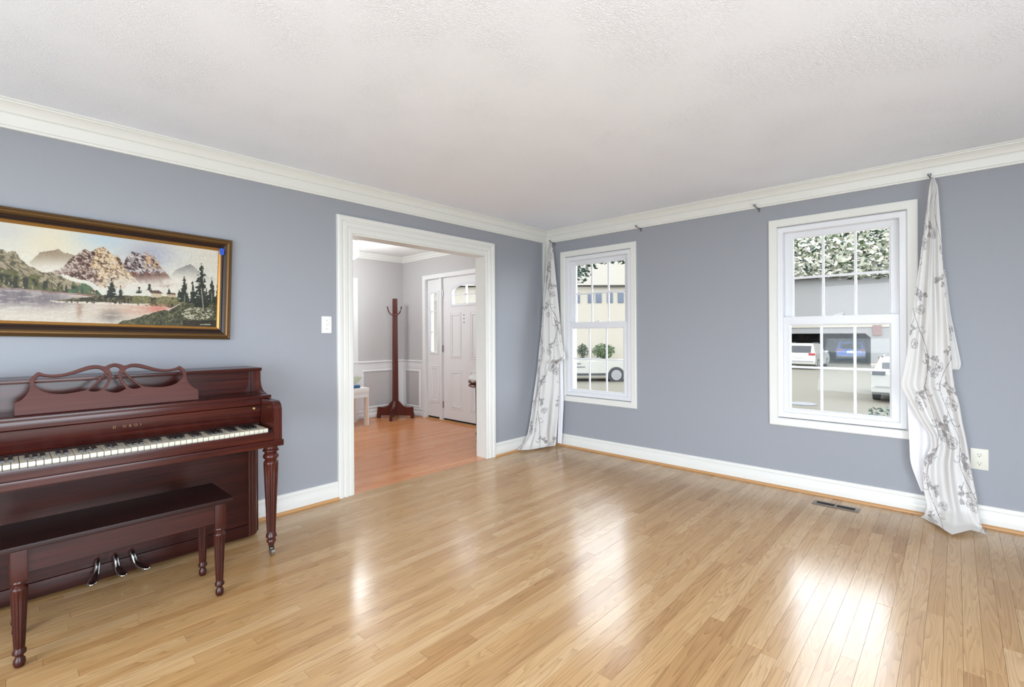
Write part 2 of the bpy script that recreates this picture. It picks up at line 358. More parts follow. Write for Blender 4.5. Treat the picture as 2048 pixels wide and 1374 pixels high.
# mouldings
CROWN = [(0, 2.326), (.016, 2.326), (.018, 2.338), (.024, 2.341), (.027, 2.352), (.031, 2.375), (.038, 2.392), (.036, 2.398), (.043, 2.4), (.05, 2.418), (.066, 2.438), (.076, 2.443), (.078, 2.449), (.086, 2.451), (.086, CEIL), (0, CEIL)]
BASE = [(0, .018), (.02, .018), (.021, .05), (.019, .066), (.013, .078), (.009, .1), (.009, .106), (.015, .109), (.015, .124), (.011, .134), (.004, .137), (0, .137)]
SHOE = [(0, 0), (.021 + .014, 0), (.021 + .013, .008), (.021 + .008, .015), (.021, .018), (0, .018)]
fL = lambda o, z, t: (A + o, t, z); fF = lambda o, z, t: (t, B - o, z); fR = lambda o, z, t: (XR - o, t, z); fB = lambda o, z, t: (t, YB + o, z)
for nm, fn, a, b, lb in (('trim_1', fL, YB, B, 'white crown moulding along the piano wall'), ('trim_2', fF, A, XR, 'white crown moulding above the two windows'), ('trim_3', fR, YB, B, 'white crown moulding on the right wall'), ('trim_4', fB, A, XR, 'white crown moulding on the back wall')):
    struct(nm, run(nb(), CROWN, fn, a, b, 1, 1), 'white_trim', lb, 'crown moulding', 30)
CY0, CY1 = 1.79, 3.5
bs = struct('baseboard_left', run(run(nb(), BASE, fL, YB, CY0, 1, 0), BASE, fL, CY1, B, 0, 1), 'white_trim', 'white baseboard along the piano wall', 'baseboard', 30)
obj('shoe_moulding', run(run(nb(), SHOE, fL, YB, CY0, 1, 0), SHOE, fL, CY1, B, 0, 1), 'shoe_wood', bs)
bs = struct('baseboard_front', run(nb(), BASE, fF, A, XR, 1, 1), 'white_trim', 'white baseboard under the two windows', 'baseboard', 30)
obj('shoe_moulding', run(nb(), SHOE, fF, A, XR, 1, 1), 'shoe_wood', bs)
struct('baseboard_right', run(run(nb(), BASE, fR, YB, RIGHT_OPEN[0], 1, 0), BASE, fR, RIGHT_OPEN[1], B, 0, 1), 'white_trim', 'white baseboard on the right wall', 'baseboard', 30)
# corner post between the two walls
struct('trim_5', prism(nb(), [(0, 0), (.055, 0), (.055, .012), (.012, .012), (.012, .07), (0, .07)], lambda p, q, t: (A + p, B - q, t), .137, 2.326), 'white_trim', 'narrow white strip up the room corner behind the curtain', 'trim')
# doorway casing and jamb
CAS = [(0, 0), (0, .012), (.012, .016), (.03, .017), (.034, .011), (.04, .011), (.046, .02), (.074, .022), (.08, .014), (.088, .014), (.094, .024), (.118, .026), (.128, .02), (.13, 0)]
struct('trim_6', frame(nb(), DY0 - .01, DY1 - .01, 0, 2.082, CAS, lambda u, v, p: (A + p, u, v), False), 'white_trim', 'white stepped casing around the wide doorway', 'door casing', 25)
bm = nb(); jx0, jx1 = A - WT - .004, A + .001
box(bm, jx0, jx1, DY0 - .018, DY0, 0, DZ); box(bm, jx0, jx1, DY1, DY1 + .018, 0, DZ); box(bm, jx0, jx1, DY0 - .018, DY1 + .018, DZ - .0, DZ + .018)
struct('trim_7', bm, 'white_trim', 'white jamb lining the wide doorway', 'door jamb')
CASH = [(0, 0), (0, .014), (.05, .018), (.1, .018), (.11, 0)]
struct('trim_8', frame(nb(), DY0 - .01, DY1 + .01, 0, DZ + .01, CASH, lambda u, v, p: (A - WT - .004 - p, u, v), False), 'white_trim', 'white casing on the hall side of the wide doorway', 'door casing', 25)
# hall mouldings
CRH = [(0, 2.425), (.014, 2.425), (.018, 2.445), (.03, 2.455), (.036, 2.475), (.052, 2.49), (.06, 2.498), (.06, FC), (0, FC)]
struct('trim_9', run(nb(), CRH, lambda o, z, t: (FX + o, t, z), HY0, FY, 1, 1), 'white_trim', 'white crown moulding on the far hall wall', 'crown moulding', 30)
struct('trim_10', run(nb(), CRH, lambda o, z, t: (t, FY - o, z), FX, A - WT, 1, 1), 'white_trim', 'white crown moulding above the front door', 'crown moulding', 30)
RAIL = [(0, .735), (.008, .735), (.012, .76), (.01, .80), (.012, .835), (.022, .845), (.026, .86), (.02, .872), (0, .872)]
MYf = 3.665 - .09
wl = struct('trim_11', prism(nb(), [(FY, 0), (MYf, 0), (MYf, .735), (FY, .735)], lambda p, q, t: (FX + t, p, q), 0, .006), 'hall_white', 'white panelled wainscot and chair rail on the far hall wall', 'wainscot')
obj('chair_rail', run(nb(), RAIL, lambda o, z, t: (FX + o, t, z), MYf, FY, 0, 1), 'hall_white', wl, smooth=30)
obj('base_rail', run(nb(), BASE, lambda o, z, t: (FX + .006 + o, t, z * .95), MYf, FY, 0, 1), 'hall_white', wl, smooth=30)
PF = [(0, 0), (0, .004), (.008, .012), (.02, .014), (.03, .006), (.034, 0)]
obj('panel', B1(FX, FX + .0075, 3.755, 4.245, .18, .705), 'hall_grey', wl); obj('panel_moulding', frame(nb(), 3.755, 4.245, .18, .705, PF, lambda u, v, p: (FX + .006 + p, u, v)), 'hall_white', wl, smooth=25)
wl = struct('trim_12', prism(nb(), [(FX, 0), (SX0 - .07, 0), (SX0 - .07, .735), (FX, .735)], lambda p, q, t: (p, FY - t, q), 0, .006), 'hall_white', 'white panelled wainscot and chair rail beside the front door', 'wainscot')
obj('chair_rail', run(nb(), RAIL, lambda o, z, t: (t, FY - o, z), FX, SX0 - .075, 1, 0), 'hall_white', wl, smooth=30)
obj('base_rail', run(nb(), BASE, lambda o, z, t: (t, FY - .006 - o, z * .95), FX, SX0 - .075, 1, 0), 'hall_white', wl, smooth=30)
obj('panel', B1(-6.475, -6.125, FY - .0075, FY, .16, .69), 'hall_grey', wl); obj('panel_moulding', frame(nb(), -6.475, -6.125, .16, .69, PF, lambda u, v, p: (u, FY - .006 - p, v)), 'hall_white', wl, smooth=25)
# hall closet door at the left edge of the far hall wall
d2 = thing('door_2', (FX, 3.1, 0), 'white closet door at the left edge of the far hall wall', 'door', kind='structure')
obj('door_casing', frame(nb(), 2.75, 3.585, 0, 2.045, [(0, 0), (0, .012), (.02, .018), (.07, .02), (.08, 0)], lambda u, v, p: (FX + p, u, v), False), 'hall_white', d2, smooth=25)
obj('door_leaf', B1(FX, FX + .008, 2.75, 3.585, .01, 2.045), 'hall_white', d2)
kb = obj('door_knob', lathe(nb(), [(.025, 0), (.025, .006), (.01, .01), (.01, .035), (.024, .045), (.028, .058), (.02, .07), (.004, .073)], (0, 0, 0), 16), 'steel', d2, local=True, smooth=40)
kb.rotation_euler = (0, PI / 2, 0); kb.location = (.008, .40, .98)

# ---------------------------------------------------------------- front door with sidelight
d1 = thing('door_1', (-5.06, FY + .05, 0), 'white panelled front door with arched four-light window and sidelight', 'front door', kind='structure')
MD = lambda u, v, p: (u, FY + .03 - p, v)
DFT, DBK = FY + .03, FY + .075
obj('door_casing', frame(nb(), SX0 - .01, DX1 + .01, 0, DTOP + .005, [(0, -.03), (0, .012), (.02, .018), (.06, .02), (.07, 0), (.07, -.002)], lambda u, v, p: (u, FY - p, v), False), 'hall_white', d1, smooth=25)
bm = nb(); box(bm, SX1, DX0, FY - .004, DBK, .0, DTOP); obj('mullion_post', bm, 'hall_white', d1)
obj('threshold', B1(SX0, DX1, FY - .01, FY + .13, -.012, .012), 'shoe_wood', d1)
obj('threshold_gap', B1(SX0, DX1, FY + .035, FY + .06, .012, .035), 'void', d1)
# leaf with arched opening: ring of quads between arch outline and rectangular leaf
WL, WR, WB_, WS, WTOP = -5.365, -4.763, 1.7, 1.895, 1.985
def arch_pts(n=16, grow=0):
    pts = [(WL - grow, WB_ - grow), (WR + grow, WB_ - grow), (WR + grow, WS)]
    cx = (WL + WR) / 2; hw = (WR - WL) / 2 + grow; hh = WTOP - WS + grow
    for i in range(1, n): 
        a = PI * i / n; pts.append((cx + hw * math.cos(a), WS + hh * math.sin(a)))
    pts.append((WL - grow, WS)); return pts
def ring_panel(name, u0, u1, v0, v1, hole, m, parent):
    bm = nb(); cx = sum(p[0] for p in hole) / len(hole); cz = sum(p[1] for p in hole) / len(hole)
    def toedge(p):
        dx, dz = p[0] - cx, p[1] - cz; ts = []
        if dx > 1e-9: ts.append((u1 - cx) / dx)
        if dx < -1e-9: ts.append((u0 - cx) / dx)
        if dz > 1e-9: ts.append((v1 - cz) / dz)
        if dz < -1e-9: ts.append((v0 - cz) / dz)
        t = min(ts); return (cx + dx * t, cz + dz * t)
    corners = [(u0, v0), (u1, v0), (u1, v1), (u0, v1)]
    hp = list(hole)
    for c in corners:      # add a hole point on the ray to every corner, by angle order
        best = None
        for i in range(len(hole)):
            a, b = hole[i], hole[(i + 1) % len(hole)]
            den = (b[0] - a[0]) * (c[1] - cz) - (b[1] - a[1]) * (c[0] - cx)
            if abs(den) < 1e-12: continue
            s = ((cx - a[0]) * (c[1] - cz) - (cz - a[1]) * (c[0] - cx)) / den
            if 0 < s < 1:
                q = (a[0] + s * (b[0] - a[0]), a[1] + s * (b[1] - a[1]))
                if (q[0] - cx) * (c[0] - cx) + (q[1] - cz) * (c[1] - cz) > 0: best = q
        if best: hp.append(best)
    hp.sort(key=lambda p: math.atan2(p[1] - cz, p[0] - cx))
    inn = [[bm.verts.new((p[0], y, p[1])) for p in hp] for y in (DFT, DBK)]
    out = [[bm.verts.new((*[toedge(p)[0]], y, toedge(p)[1])) for p in hp] for y in (DFT, DBK)]
    n = len(hp)
    for i in range(n):
        j = (i + 1) % n
        bm.faces.new((inn[0][i], inn[0][j], out[0][j], out[0][i])); bm.faces.new((inn[1][i], out[1][i], out[1][j], inn[1][j]))
        bm.faces.new((inn[0][i], inn[1][i], inn[1][j], inn[0][j])); bm.faces.new((out[0][i], out[0][j], out[1][j], out[1][i]))
    return obj(name, bm, m, parent)
leaf = ring_panel('door_leaf', DX0 + .004, DX1, .035, DTOP - .006, arch_pts(), 'hall_white', d1)
# arched glazing frame (swept bead), glass, grille
def sweep_outline(bm, pts, prof, M):
    n = len(pts); rings = []
    for i in range(n):
        p0, p1, p2 = Vector(pts[i - 1]), Vector(pts[i]), Vector(pts[(i + 1) % n])
        t1 = (p1 - p0).normalized(); t2 = (p2 - p1).normalized(); n1 = Vector((t1.y, -t1.x)); n2 = Vector((t2.y, -t2.x))
        nn = (n1 + n2); nn = nn / max(.35, nn.length_squared / 2)
        rings.append([bm.verts.new(M(p1.x + nn.x * w_, p1.y + nn.y * w_, p)) for w_, p in prof])
    k = len(prof)
    for i in range(n):
        a, b = rings[i], rings[(i + 1) % n]
        for j in range(k): bm.faces.new((a[j], a[(j + 1) % k], b[(j + 1) % k], b[j]))
    return bm
obj('glazing_bead', sweep_outline(nb(), arch_pts(), [(-.012, 0), (-.012, .01), (.006, .014), (.024, .008), (.026, 0)], MD), 'window_vinyl', leaf, smooth=30)
cxm = (WL + WR) / 2
bm = nb(); box(bm, cxm - .007, cxm + .007, DFT - .004, DFT + .03, WB_, WTOP); obj('muntin', bm, 'window_vinyl', leaf)
bm = nb(); box(bm, WL, WR, DFT - .004, DFT + .03, 1.832, 1.846); obj('muntin', bm, 'window_vinyl', leaf)
bm = nb(); bm.faces.new([bm.verts.new((u, DFT + .02, v)) for u, v in arch_pts()]); obj('pane', bm, 'pane_glass', leaf)
PANEL = [(-.034, .0), (-.03, .009), (-.012, .009), (-.004, .003), (.0, .001), (.003, .007), (.012, .007), (.016, 0)]
for u0, u1, v0, v1 in ((-5.39, -5.175, .94, 1.575), (-4.955, -4.74, .94, 1.575), (-5.39, -5.175, .2, .745), (-4.955, -4.74, .2, .745)):
    obj('raised_panel', frame(nb(), u0, u1, v0, v1, PANEL, MD), 'hall_white', leaf, smooth=20)
for z in (1.547, 1.494, 1.443):
    k = obj('peephole_plug', lathe(nb(), [(.008, 0), (.008, .004), (.003, .006)], (0, 0, 0), 10), 'dark_metal', leaf, local=True)
    k.rotation_euler = (PI / 2, 0, 0); k.location = (-5.105 + 5.06, DFT - FY - .05, z)
for z in (1.868, 1.064, .236):
    hg = obj('hinge', tube(nb(), [(DX0 + .002, FY + .02, z - .05), (DX0 + .002, FY + .02, z + .05)], .008, 8), 'steel', d1)
kn = obj('door_knob', lathe(nb(), [(.03, 0), (.03, .008), (.012, .012), (.012, .04), (.028, .05), (.03, .062), (.02, .072), (.004, .075)], (0, 0, 0), 16), 'gilt', leaf, local=True, smooth=40)
kn.rotation_euler = (PI / 2, 0, 0); kn.location = (-4.63 + 5.06, DFT - FY - .05, .95)
GL0, GL1, GZ0, GZ1 = -5.868, -5.69, 1.0, 1.905
bm = nb()
for a, b, c, d in ((SX0, GL0, .035, DTOP - .006), (GL1, SX1, .035, DTOP - .006), (GL0, GL1, .035, GZ0), (GL0, GL1, GZ1, DTOP - .006)): box(bm, a, b, DFT, DBK, c, d)
sl = obj('sidelight', bm, 'hall_white', d1)
obj('glazing_bead', frame(nb(), GL0, GL1, GZ0, GZ1, [(-.012, 0), (-.012, .01), (.006, .014), (.024, .008), (.026, 0)], MD), 'window_vinyl', sl, smooth=30)
for z in (1.307, 1.622): obj('muntin', B1(GL0, GL1, DFT - .002, DFT + .03, z - .007, z + .007), 'window_vinyl', sl)
for a, b in ((GZ0, 1.3), (1.314, 1.615), (1.629, GZ1)): obj('pane', B1(GL0, GL1, DFT + .018, DFT + .021, a, b), 'pane_glass', sl)
obj('raised_panel', frame(nb(), -5.865, -5.68, .26, .79, PANEL, MD), 'hall_white', sl, smooth=20)

# ---------------------------------------------------------------- windows
MW = lambda u, v, p: (u, B - p, v)
for wi, (wx, nm) in enumerate(WX):
    wd = thing('window_%d' % (wi + 1), (wx + WW / 2, B, WZ0), 'white double-hung window %s' % ('beside the corner curtain' if wi == 0 else 'between the bare wall and the long right curtain'), 'window', kind='structure')
    x0, x1 = wx, wx + WW
    obj('casing', frame(nb(), x0 + .064, x1 - .06, WZ0 + .069, WZ1 - .062, [(0, -.03), (0, .012), (.006, .018), (.056, .02), (.062, .016), (.062, 0)], MW), 'white_trim', wd, smooth=25)
    obj('jamb', frame(nb(), x0 + .107, x1 - .103, WZ0 + .118, WZ1 - .113, [(0, -.15), (0, -.002), (.004, .004), (.038, .008), (.044, .004), (.044, -.15)], MW), 'window_vinyl', wd, smooth=25)
    X0, X1 = x0 + .107, x1 - .103
    for nm_, zz0, zz1, yo, gx0, gx1, gz0, gz1 in (('upper_sash', 1.34, 2.09, .055, x0 + .164, x0 + .794, 1.39, 2.045), ('lower_sash', .62, 1.40, .012, x0 + .152, x0 + .798, .648, 1.335)):
        bm = nb(); y0, y1 = B + yo, B + yo + .036
        for a, b, c, d in ((X0, gx0, zz0, zz1), (gx1, X1, zz0, zz1), (gx0, gx1, zz0, gz0), (gx0, gx1, gz1, zz1)): box(bm, a, b, y0, y1, c, d)
        s = obj(nm_, bm, 'window_vinyl', wd)
        obj('glazing_bead', frame(nb(), gx0, gx1, gz0, gz1, [(-.008, -yo - .012), (-.008, -yo - .004), (.004, -yo + .003), (.01, -yo + .003), (.01, -yo - .002)], MW), 'window_vinyl', s, smooth=30)
        xs_ = [gx0, gx0 + (gx1 - gx0) / 3, gx0 + 2 * (gx1 - gx0) / 3, gx1]; zs_ = [gz0, gz0 + (gz1 - gz0) * (.5), gz1]; mw = .009
        for xm in xs_[1:3]: obj('muntin', B1(xm - mw, xm + mw, y0 + .01, y0 + .022, gz0, gz1, bev=.002), 'window_vinyl', s)
        obj('muntin', B1(gx0, gx1, y0 + .009, y0 + .023, zs_[1] - mw, zs_[1] + mw, bev=.002), 'window_vinyl', s)
        for i in range(3):
            for j in range(2): obj('pane', B1(xs_[i], xs_[i + 1], y0 + .014, y0 + .017, zs_[j], zs_[j + 1]), 'pane_glass', s)
    lk = B1((X0 + X1) / 2 - .025, (X0 + X1) / 2 + .025, B + .01, B + .035, 1.4, 1.408)
    tube(lk, [((X0 + X1) / 2, B + .03, 1.408), ((X0 + X1) / 2 + .03, B + .015, 1.416)], .006, 8)
    obj('sash_lock', lk, 'window_vinyl', wd)
    obj('sill_slope', prism(nb(), [(.0, .0), (.11, -.02), (.11, -.06), (.0, -.06)], lambda p, q, t: (t, B + .04 + p, WZ0 + .135 + q), X0, X1), 'window_vinyl', wd)

# ================================================================ piano
PC = .405
pno = thing('upright_piano', (-3.2, PC, 0), 'dark red mahogany spinet piano standing against the blue-grey wall', 'piano')
def both(fn):
    for s in (1, -1): fn(s)
def P2(s, v): return PC + s * v
def ybox(s, x0, x1, a, b, z0, z1, bev=0): return B1(x0, x1, min(P2(s, a), P2(s, b)), max(P2(s, a), P2(s, b)), z0, z1, bev=bev)
obj('lid', B1(-3.495, -3.232, PC - .735, PC + .735, 1.046, 1.067, bev=.008), 'mahogany', pno, smooth=40)
obj('back_panel', B1(-3.488, -3.40, PC - .68, PC + .68, .03, 1.046), 'mahogany_dark', pno)
side = [(-3.49, .02), (-3.29, .02), (-3.29, .64), (-3.14, .64), (-3.14, .893), (-3.14, .913), (-3.175, .918), (-3.205, .932), (-3.226, .955), (-3.238, .985), (-3.241, 1.046), (-3.49, 1.046)]
both(lambda s: obj('side_panel', prism(nb(), side, lambda p, q, t: (p, P2(s, t), q), .683, .728), 'mahogany_upright', pno, smooth=35))
obj('upper_panel', B1(-3.33, -3.278, PC - .682, PC + .682, .91, 1.045), 'mahogany', pno)
obj('shelf', B1(-3.31, -3.046, PC - .722, PC + .722, .892, .911, bev=.006), 'mahogany', pno, smooth=40)
obj('fallboard_rail', B1(-3.3, -3.058, PC - .664, PC + .664, .856, .892, bev=.003), 'mahogany', pno, smooth=40)
fb = obj('fallboard', prism(nb(), [(-3.3, .742), (-3.083, .742), (-3.066, .8), (-3.062, .85), (-3.066, .854), (-3.3, .854)], lambda p, q, t: (p, PC + t, q), -.664, .664), 'mahogany', pno, smooth=35)
for s in (1, -1):
    kb = obj('fallboard_knob', lathe(nb(), [(.006, 0), (.004, .006), (.008, .012), (.006, .018), (.001, .02)], (0, 0, 0), 12), 'gilt', fb, local=True, smooth=40)
    kb.rotation_euler = (0, PI / 2, 0); kb.location = (.138, s * .625, .838)
# worn gilt lettering
tx = bpy.data.curves.new('lettering', 'FONT'); tx.body = 'D OBOI'; tx.size = .0175; tx.space_character = 2.2; tx.align_x = 'CENTER'; tx.extrude = .0004
to = bpy.data.objects.new('lettering_curve', tx); COL.objects.link(to); bpy.context.view_layer.update()
lm = bpy.data.meshes.new_from_object(to.evaluated_get(bpy.context.evaluated_depsgraph_get())); bpy.data.objects.remove(to)
lo = bpy.data.objects.new('lettering', lm); COL.objects.link(lo); lm.materials.clear(); lm.materials.append(mat('worn_gilt', rgb(142, 104, 72), .6, .2)); lo.parent = fb; lo['kind'] = 'stuff'
lo.rotation_euler = (PI / 2, 0, PI / 2); lo.location = (.1385, .035, .812)
lo.rotation_euler = (math.radians(92), 0, PI / 2)
ch = [(-3.25, .67), (-2.862, .67), (-2.862, .835)] + [(-2.914 + .052 * math.cos(a), .838 + .052 * math.sin(a)) for a in [PI / 12 * i for i in range(1, 7)]] + [(-3.25, .893)]
both(lambda s: obj('key_cheek', prism(nb(), ch, lambda p, q, t: (p, P2(s, t), q), .667, .711), 'mahogany_upright', pno, smooth=35))
obj('keybed', B1(-3.3, -2.85, PC - .717, PC + .717, .636, .671, bev=.004), 'mahogany', pno, smooth=40)
obj('key_slip', B1(-2.884, -2.862, PC - .666, PC + .666, .671, .719, bev=.003), 'mahogany', pno, smooth=40)
both(lambda s: obj('key_block', ybox(s, -3.08, -2.886, .647, .666, .671, .728), 'mahogany_dark', pno))
obj('key_felt', B1(-3.085, -3.068, PC - .66, PC + .66, .7, .747), 'felt_dark', pno)
def shared(name, bm, m):
    bmesh.ops.recalc_face_normals(bm, faces=bm.faces); me = bpy.data.meshes.new(name); bm.to_mesh(me); bm.free(); me.materials.append(MATS[m]); return me
def place(name, me, parent, loc, rot=None):
    o = bpy.data.objects.new(name, me); COL.objects.link(o); o.parent = parent; o.location = loc
    if rot: o.rotation_euler = rot
    return o
pitch = 1.29 / 52
wk = shared('white_key', B1(-.19, 0, -pitch / 2 + .0011, pitch / 2 - .0011, -.03, 0, bev=.0014), 'ivory_key')
bkm = nb(); prism(bkm, [(-.105, -.012), (.0, -.012), (-.004, .009), (-.012, .0125), (-.105, .0125)], lambda p, q, t: (p, t, q), -.0068, .0068); bk = shared('black_key', bkm, 'ebony_key')
for i in range(52):
    yy = -.645 + pitch * (i + .5); place('white_key', wk, pno, (-2.886 + 3.2, yy, .738 - (random.random() < .12) * .0015))
    if 'ABCDEFG'[i % 7] in 'ACDFG' and i < 51: place('black_key', bk, pno, (-2.94 + 3.2, yy + pitch / 2, .738))
obj('lower_panel', B1(-3.275, -3.246, PC - .655, PC + .655, .093, .636), 'mahogany_deep', pno)
obj('bottom_rail', B1(-3.3, -3.238, PC - .655, PC + .655, .016, .091, bev=.004), 'mahogany_deep', pno, smooth=40)
pil = [(-3.29, .655), (-3.238, .655), (-3.236, .659), (-3.24, .666), (-3.246, .669), (-3.246, .674), (-3.241, .679), (-3.245, .688), (-3.256, .693), (-3.257, .698), (-3.262, .706), (-3.29, .722)]
both(lambda s: obj('pilaster', prism(nb(), pil, lambda p, q, t: (p, P2(s, q), t), .016, .636), 'mahogany_upright', pno, smooth=30))
LEG = [(.016, .062), (.018, .075), (.024, .08), (.025, .088), (.021, .096), (.023, .104), (.029, .11), (.028, .122), (.0235, .13), (.0235, .14)] + [(.0235 + .0155 * k / 8, .142 + .388 * k / 8) for k in range(9)] + [(.039, .535), (.037, .545), (.03, .552), (.032, .558), (.041, .568), (.042, .578), (.036, .588), (.031, .594), (.036, .602), (.043, .606), (.043, .612), (.036, .62), (.036, .636)]
for s in (1, -1):
    ly = .405 + s * .665
    lg = obj('leg', lathe(nb(), LEG, (-2.905, ly, 0), 56, flute=(.135, .533, 12, .13)), 'mahogany_upright', pno, smooth=40)
    cb = lathe(nb(), [(.013, .05), (.014, .064)], (-2.905, ly, 0), 12)
    for dy in (-.011, .011): tube(cb, [(-2.905, ly + dy, .055), (-2.893, ly + dy, .02)], .004, 6)
    obj('caster_fork', cb, 'dark_metal', lg, smooth=40)
    tube(cw := nb(), [(-2.893, ly - .009, .02), (-2.893, ly + .009, .02)], .02, 16); obj('caster_wheel', cw, 'chrome', lg, smooth=40)
    rc = tube(nb(), [(-3.46, P2(s, .69), .03), (-3.46, P2(s, .73), .03)], .03, 14); tube(rc, [(-3.46, P2(s, .71), .03), (-3.46, P2(s, .71), .075)], .008, 8); obj('rear_caster', rc, 'dark_metal', pno, smooth=40)
for y, sp in ((.343, -.035), (.413, .02), (.481, .05)):
    pts = [(-3.236, y, .121), (-3.222, y, .118), (-3.212, y + sp * .1, .095), (-3.203, y + sp * .2, .07), (-3.185, y + sp * .45, .055), (-3.15, y + sp * .8, .05), (-3.125, y + sp, .048), (-3.115, y + sp * 1.05, .047)]
    obj('pedal', tube(nb(), pts, [.007, .012, .012, .013, .018, .022, .018, .004], 12, [1, 1, 1, 1, .7, .45, .45, .4]), 'chrome', pno, smooth=60)
# music desk: fretwork outline (left half traced, mirrored), tilted back
OUT = [(-0.3565, 0), (-0.3565, 0.0525), (-0.3411, 0.0637), (-0.3245, 0.0809), (-0.3144, 0.099), (-0.3075, 0.1176), (-0.3056, 0.1391), (-0.3071, 0.1586), (-0.3036, 0.168), (-0.2899, 0.1841), (-0.2778, 0.1941), (-0.2624, 0.1857), (-0.2345, 0.1789), (-0.1988, 0.1805), (-0.1621, 0.1908), (-0.1244, 0.2065), (-0.0935, 0.2163), (-0.0663, 0.2164), (-0.0467, 0.21), (-0.0348, 0.2094), (-0.0225, 0.2167), (0.0, 0.2231)]
HA = [(-0.2937, 0.1503), (-0.2884, 0.1644), (-0.2745, 0.1791), (-0.2521, 0.1731), (-0.217, 0.1692), (-0.1808, 0.1742), (-0.1437, 0.1845), (-0.1056, 0.1976), (-0.0784, 0.2029), (-0.0589, 0.2002), (-0.0453, 0.1914), (-0.0397, 0.1805), (-0.0481, 0.1652), (-0.0645, 0.1454), (-0.0886, 0.1162), (-0.1082, 0.0973), (-0.1273, 0.0914), (-0.1645, 0.0848), (-0.2007, 0.0833), (-0.236, 0.0891), (-0.2636, 0.1015), (-0.2805, 0.1176), (-0.2905, 0.133)]
HB = [(-0.032, 0.1721), (-0.0243, 0.1636), (-0.027, 0.1426), (-0.0378, 0.1172), (-0.0543, 0.0925), (-0.0741, 0.0839), (-0.0933, 0.0857), (-0.1046, 0.0929), (-0.0888, 0.1084), (-0.0649, 0.1324), (-0.0443, 0.1597)]
HCh = [(-0.0224, 0.1943), (-0.0148, 0.204), (0, 0.2091)]; HCl = [(-0.0, 0.0707), (-0.0153, 0.0732), (-0.0349, 0.0829), (-0.0425, 0.0914), (-0.03, 0.1113), (-0.0169, 0.1419), (-0.014, 0.1683), (-0.0195, 0.1872)]
def mir(l): return [(-a, b) for a, b in reversed(l)]
cu = bpy.data.curves.new('music_desk', 'CURVE'); cu.dimensions = '2D'; cu.fill_mode = 'BOTH'; cu.extrude = .0075; cu.bevel_depth = .0012; cu.bevel_resolution = 1
def spl(pts):
    sp = cu.splines.new('POLY'); sp.points.add(len(pts) - 1); sp.use_cyclic_u = True
    for p, q in zip(sp.points, pts): p.co = (q[0], q[1], 0, 1)
def smooth_poly(pts, fixed=(), n=3):
    out = []; k = len(pts)
    for i in range(k):
        p0, p1, p2, p3 = pts[i - 1], pts[i], pts[(i + 1) % k], pts[(i + 2) % k]
        if i in fixed and (i + 1) % k in fixed: out.append(p1); continue
        for j in range(n):
            t = j / n
            out.append(tuple(.5 * (2 * p1[c] + (p2[c] - p0[c]) * t + (2 * p0[c] - 5 * p1[c] + 4 * p2[c] - p3[c]) * t * t + (3 * p1[c] - p0[c] - 3 * p2[c] + p3[c]) * t ** 3) for c in (0, 1)))
    return out
outer = OUT + mir(OUT)[1:]
spl(smooth_poly(outer, fixed={0, 1, len(outer) - 1, len(outer) - 2}))
spl(smooth_poly(HA)); spl(smooth_poly(mir(HA))); spl(smooth_poly(HB)); spl(smooth_poly(mir(HB))); spl(smooth_poly(HCh + mir(HCh)[1:] + mir(HCl)[:-1] + HCl[0:]))
co = bpy.data.objects.new('md', cu); COL.objects.link(co); bpy.context.view_layer.update()
dm = bpy.data.meshes.new_from_object(co.evaluated_get(bpy.context.evaluated_depsgraph_get())); bpy.data.objects.remove(co)
dm.materials.clear(); mahogany('mahogany_worn', rgb(72, 36, 32), rgb(88, 47, 40), 'y', .35); dm.materials.append(MATS['mahogany_worn'])
md = bpy.data.objects.new('music_desk', dm); COL.objects.link(md); md.parent = pno
md.rotation_euler = (math.radians(90 - 14), 0, PI / 2); md.location = (-3.118 + 3.2, .0, .9125)

# ================================================================ piano bench
bn = thing('piano_bench', (-2.785, .393, 0), 'dark mahogany piano bench with fluted turned legs in front of the piano', 'bench')
obj('seat', B1(-2.957, -2.612, .0, .787, .452, .474, bev=.005), 'mahogany_dark', bn, smooth=40)
for nm_, bm in (('apron', B1(-2.645, -2.63, .06, .72, .362, .452)), ('apron', B1(-2.94, -2.925, .06, .72, .362, .452)), ('apron', B1(-2.93, -2.64, .045, .06, .362, .452)), ('apron', B1(-2.93, -2.64, .72, .735, .362, .452))): obj(nm_, bm, 'mahogany_deep', bn)
BL = [(.004, 0), (.014, .004), (.0185, .018), (.017, .032), (.012, .04), (.012, .046), (.02, .054), (.0205, .064), (.015, .074)] + [(.0165 + .0085 * k / 6, .078 + .215 * k / 6) for k in range(7)] + [(.026, .3), (.025, .307), (.019, .314), (.019, .32), (.024, .328), (.022, .336)]
for lx in (-2.643, -2.927):
    for ly in (.05, .732):
        lg = obj('leg', lathe(nb(), BL, (lx, ly, 0), 48, flute=(.074, .296, 10, .14)), 'mahogany_deep_shade_upright', bn, smooth=40)
        obj('leg_block', B1(lx - .024, lx + .024, ly - .024, ly + .024, .334, .452, bev=.004), 'mahogany_deep_shade_upright', lg, smooth=40)

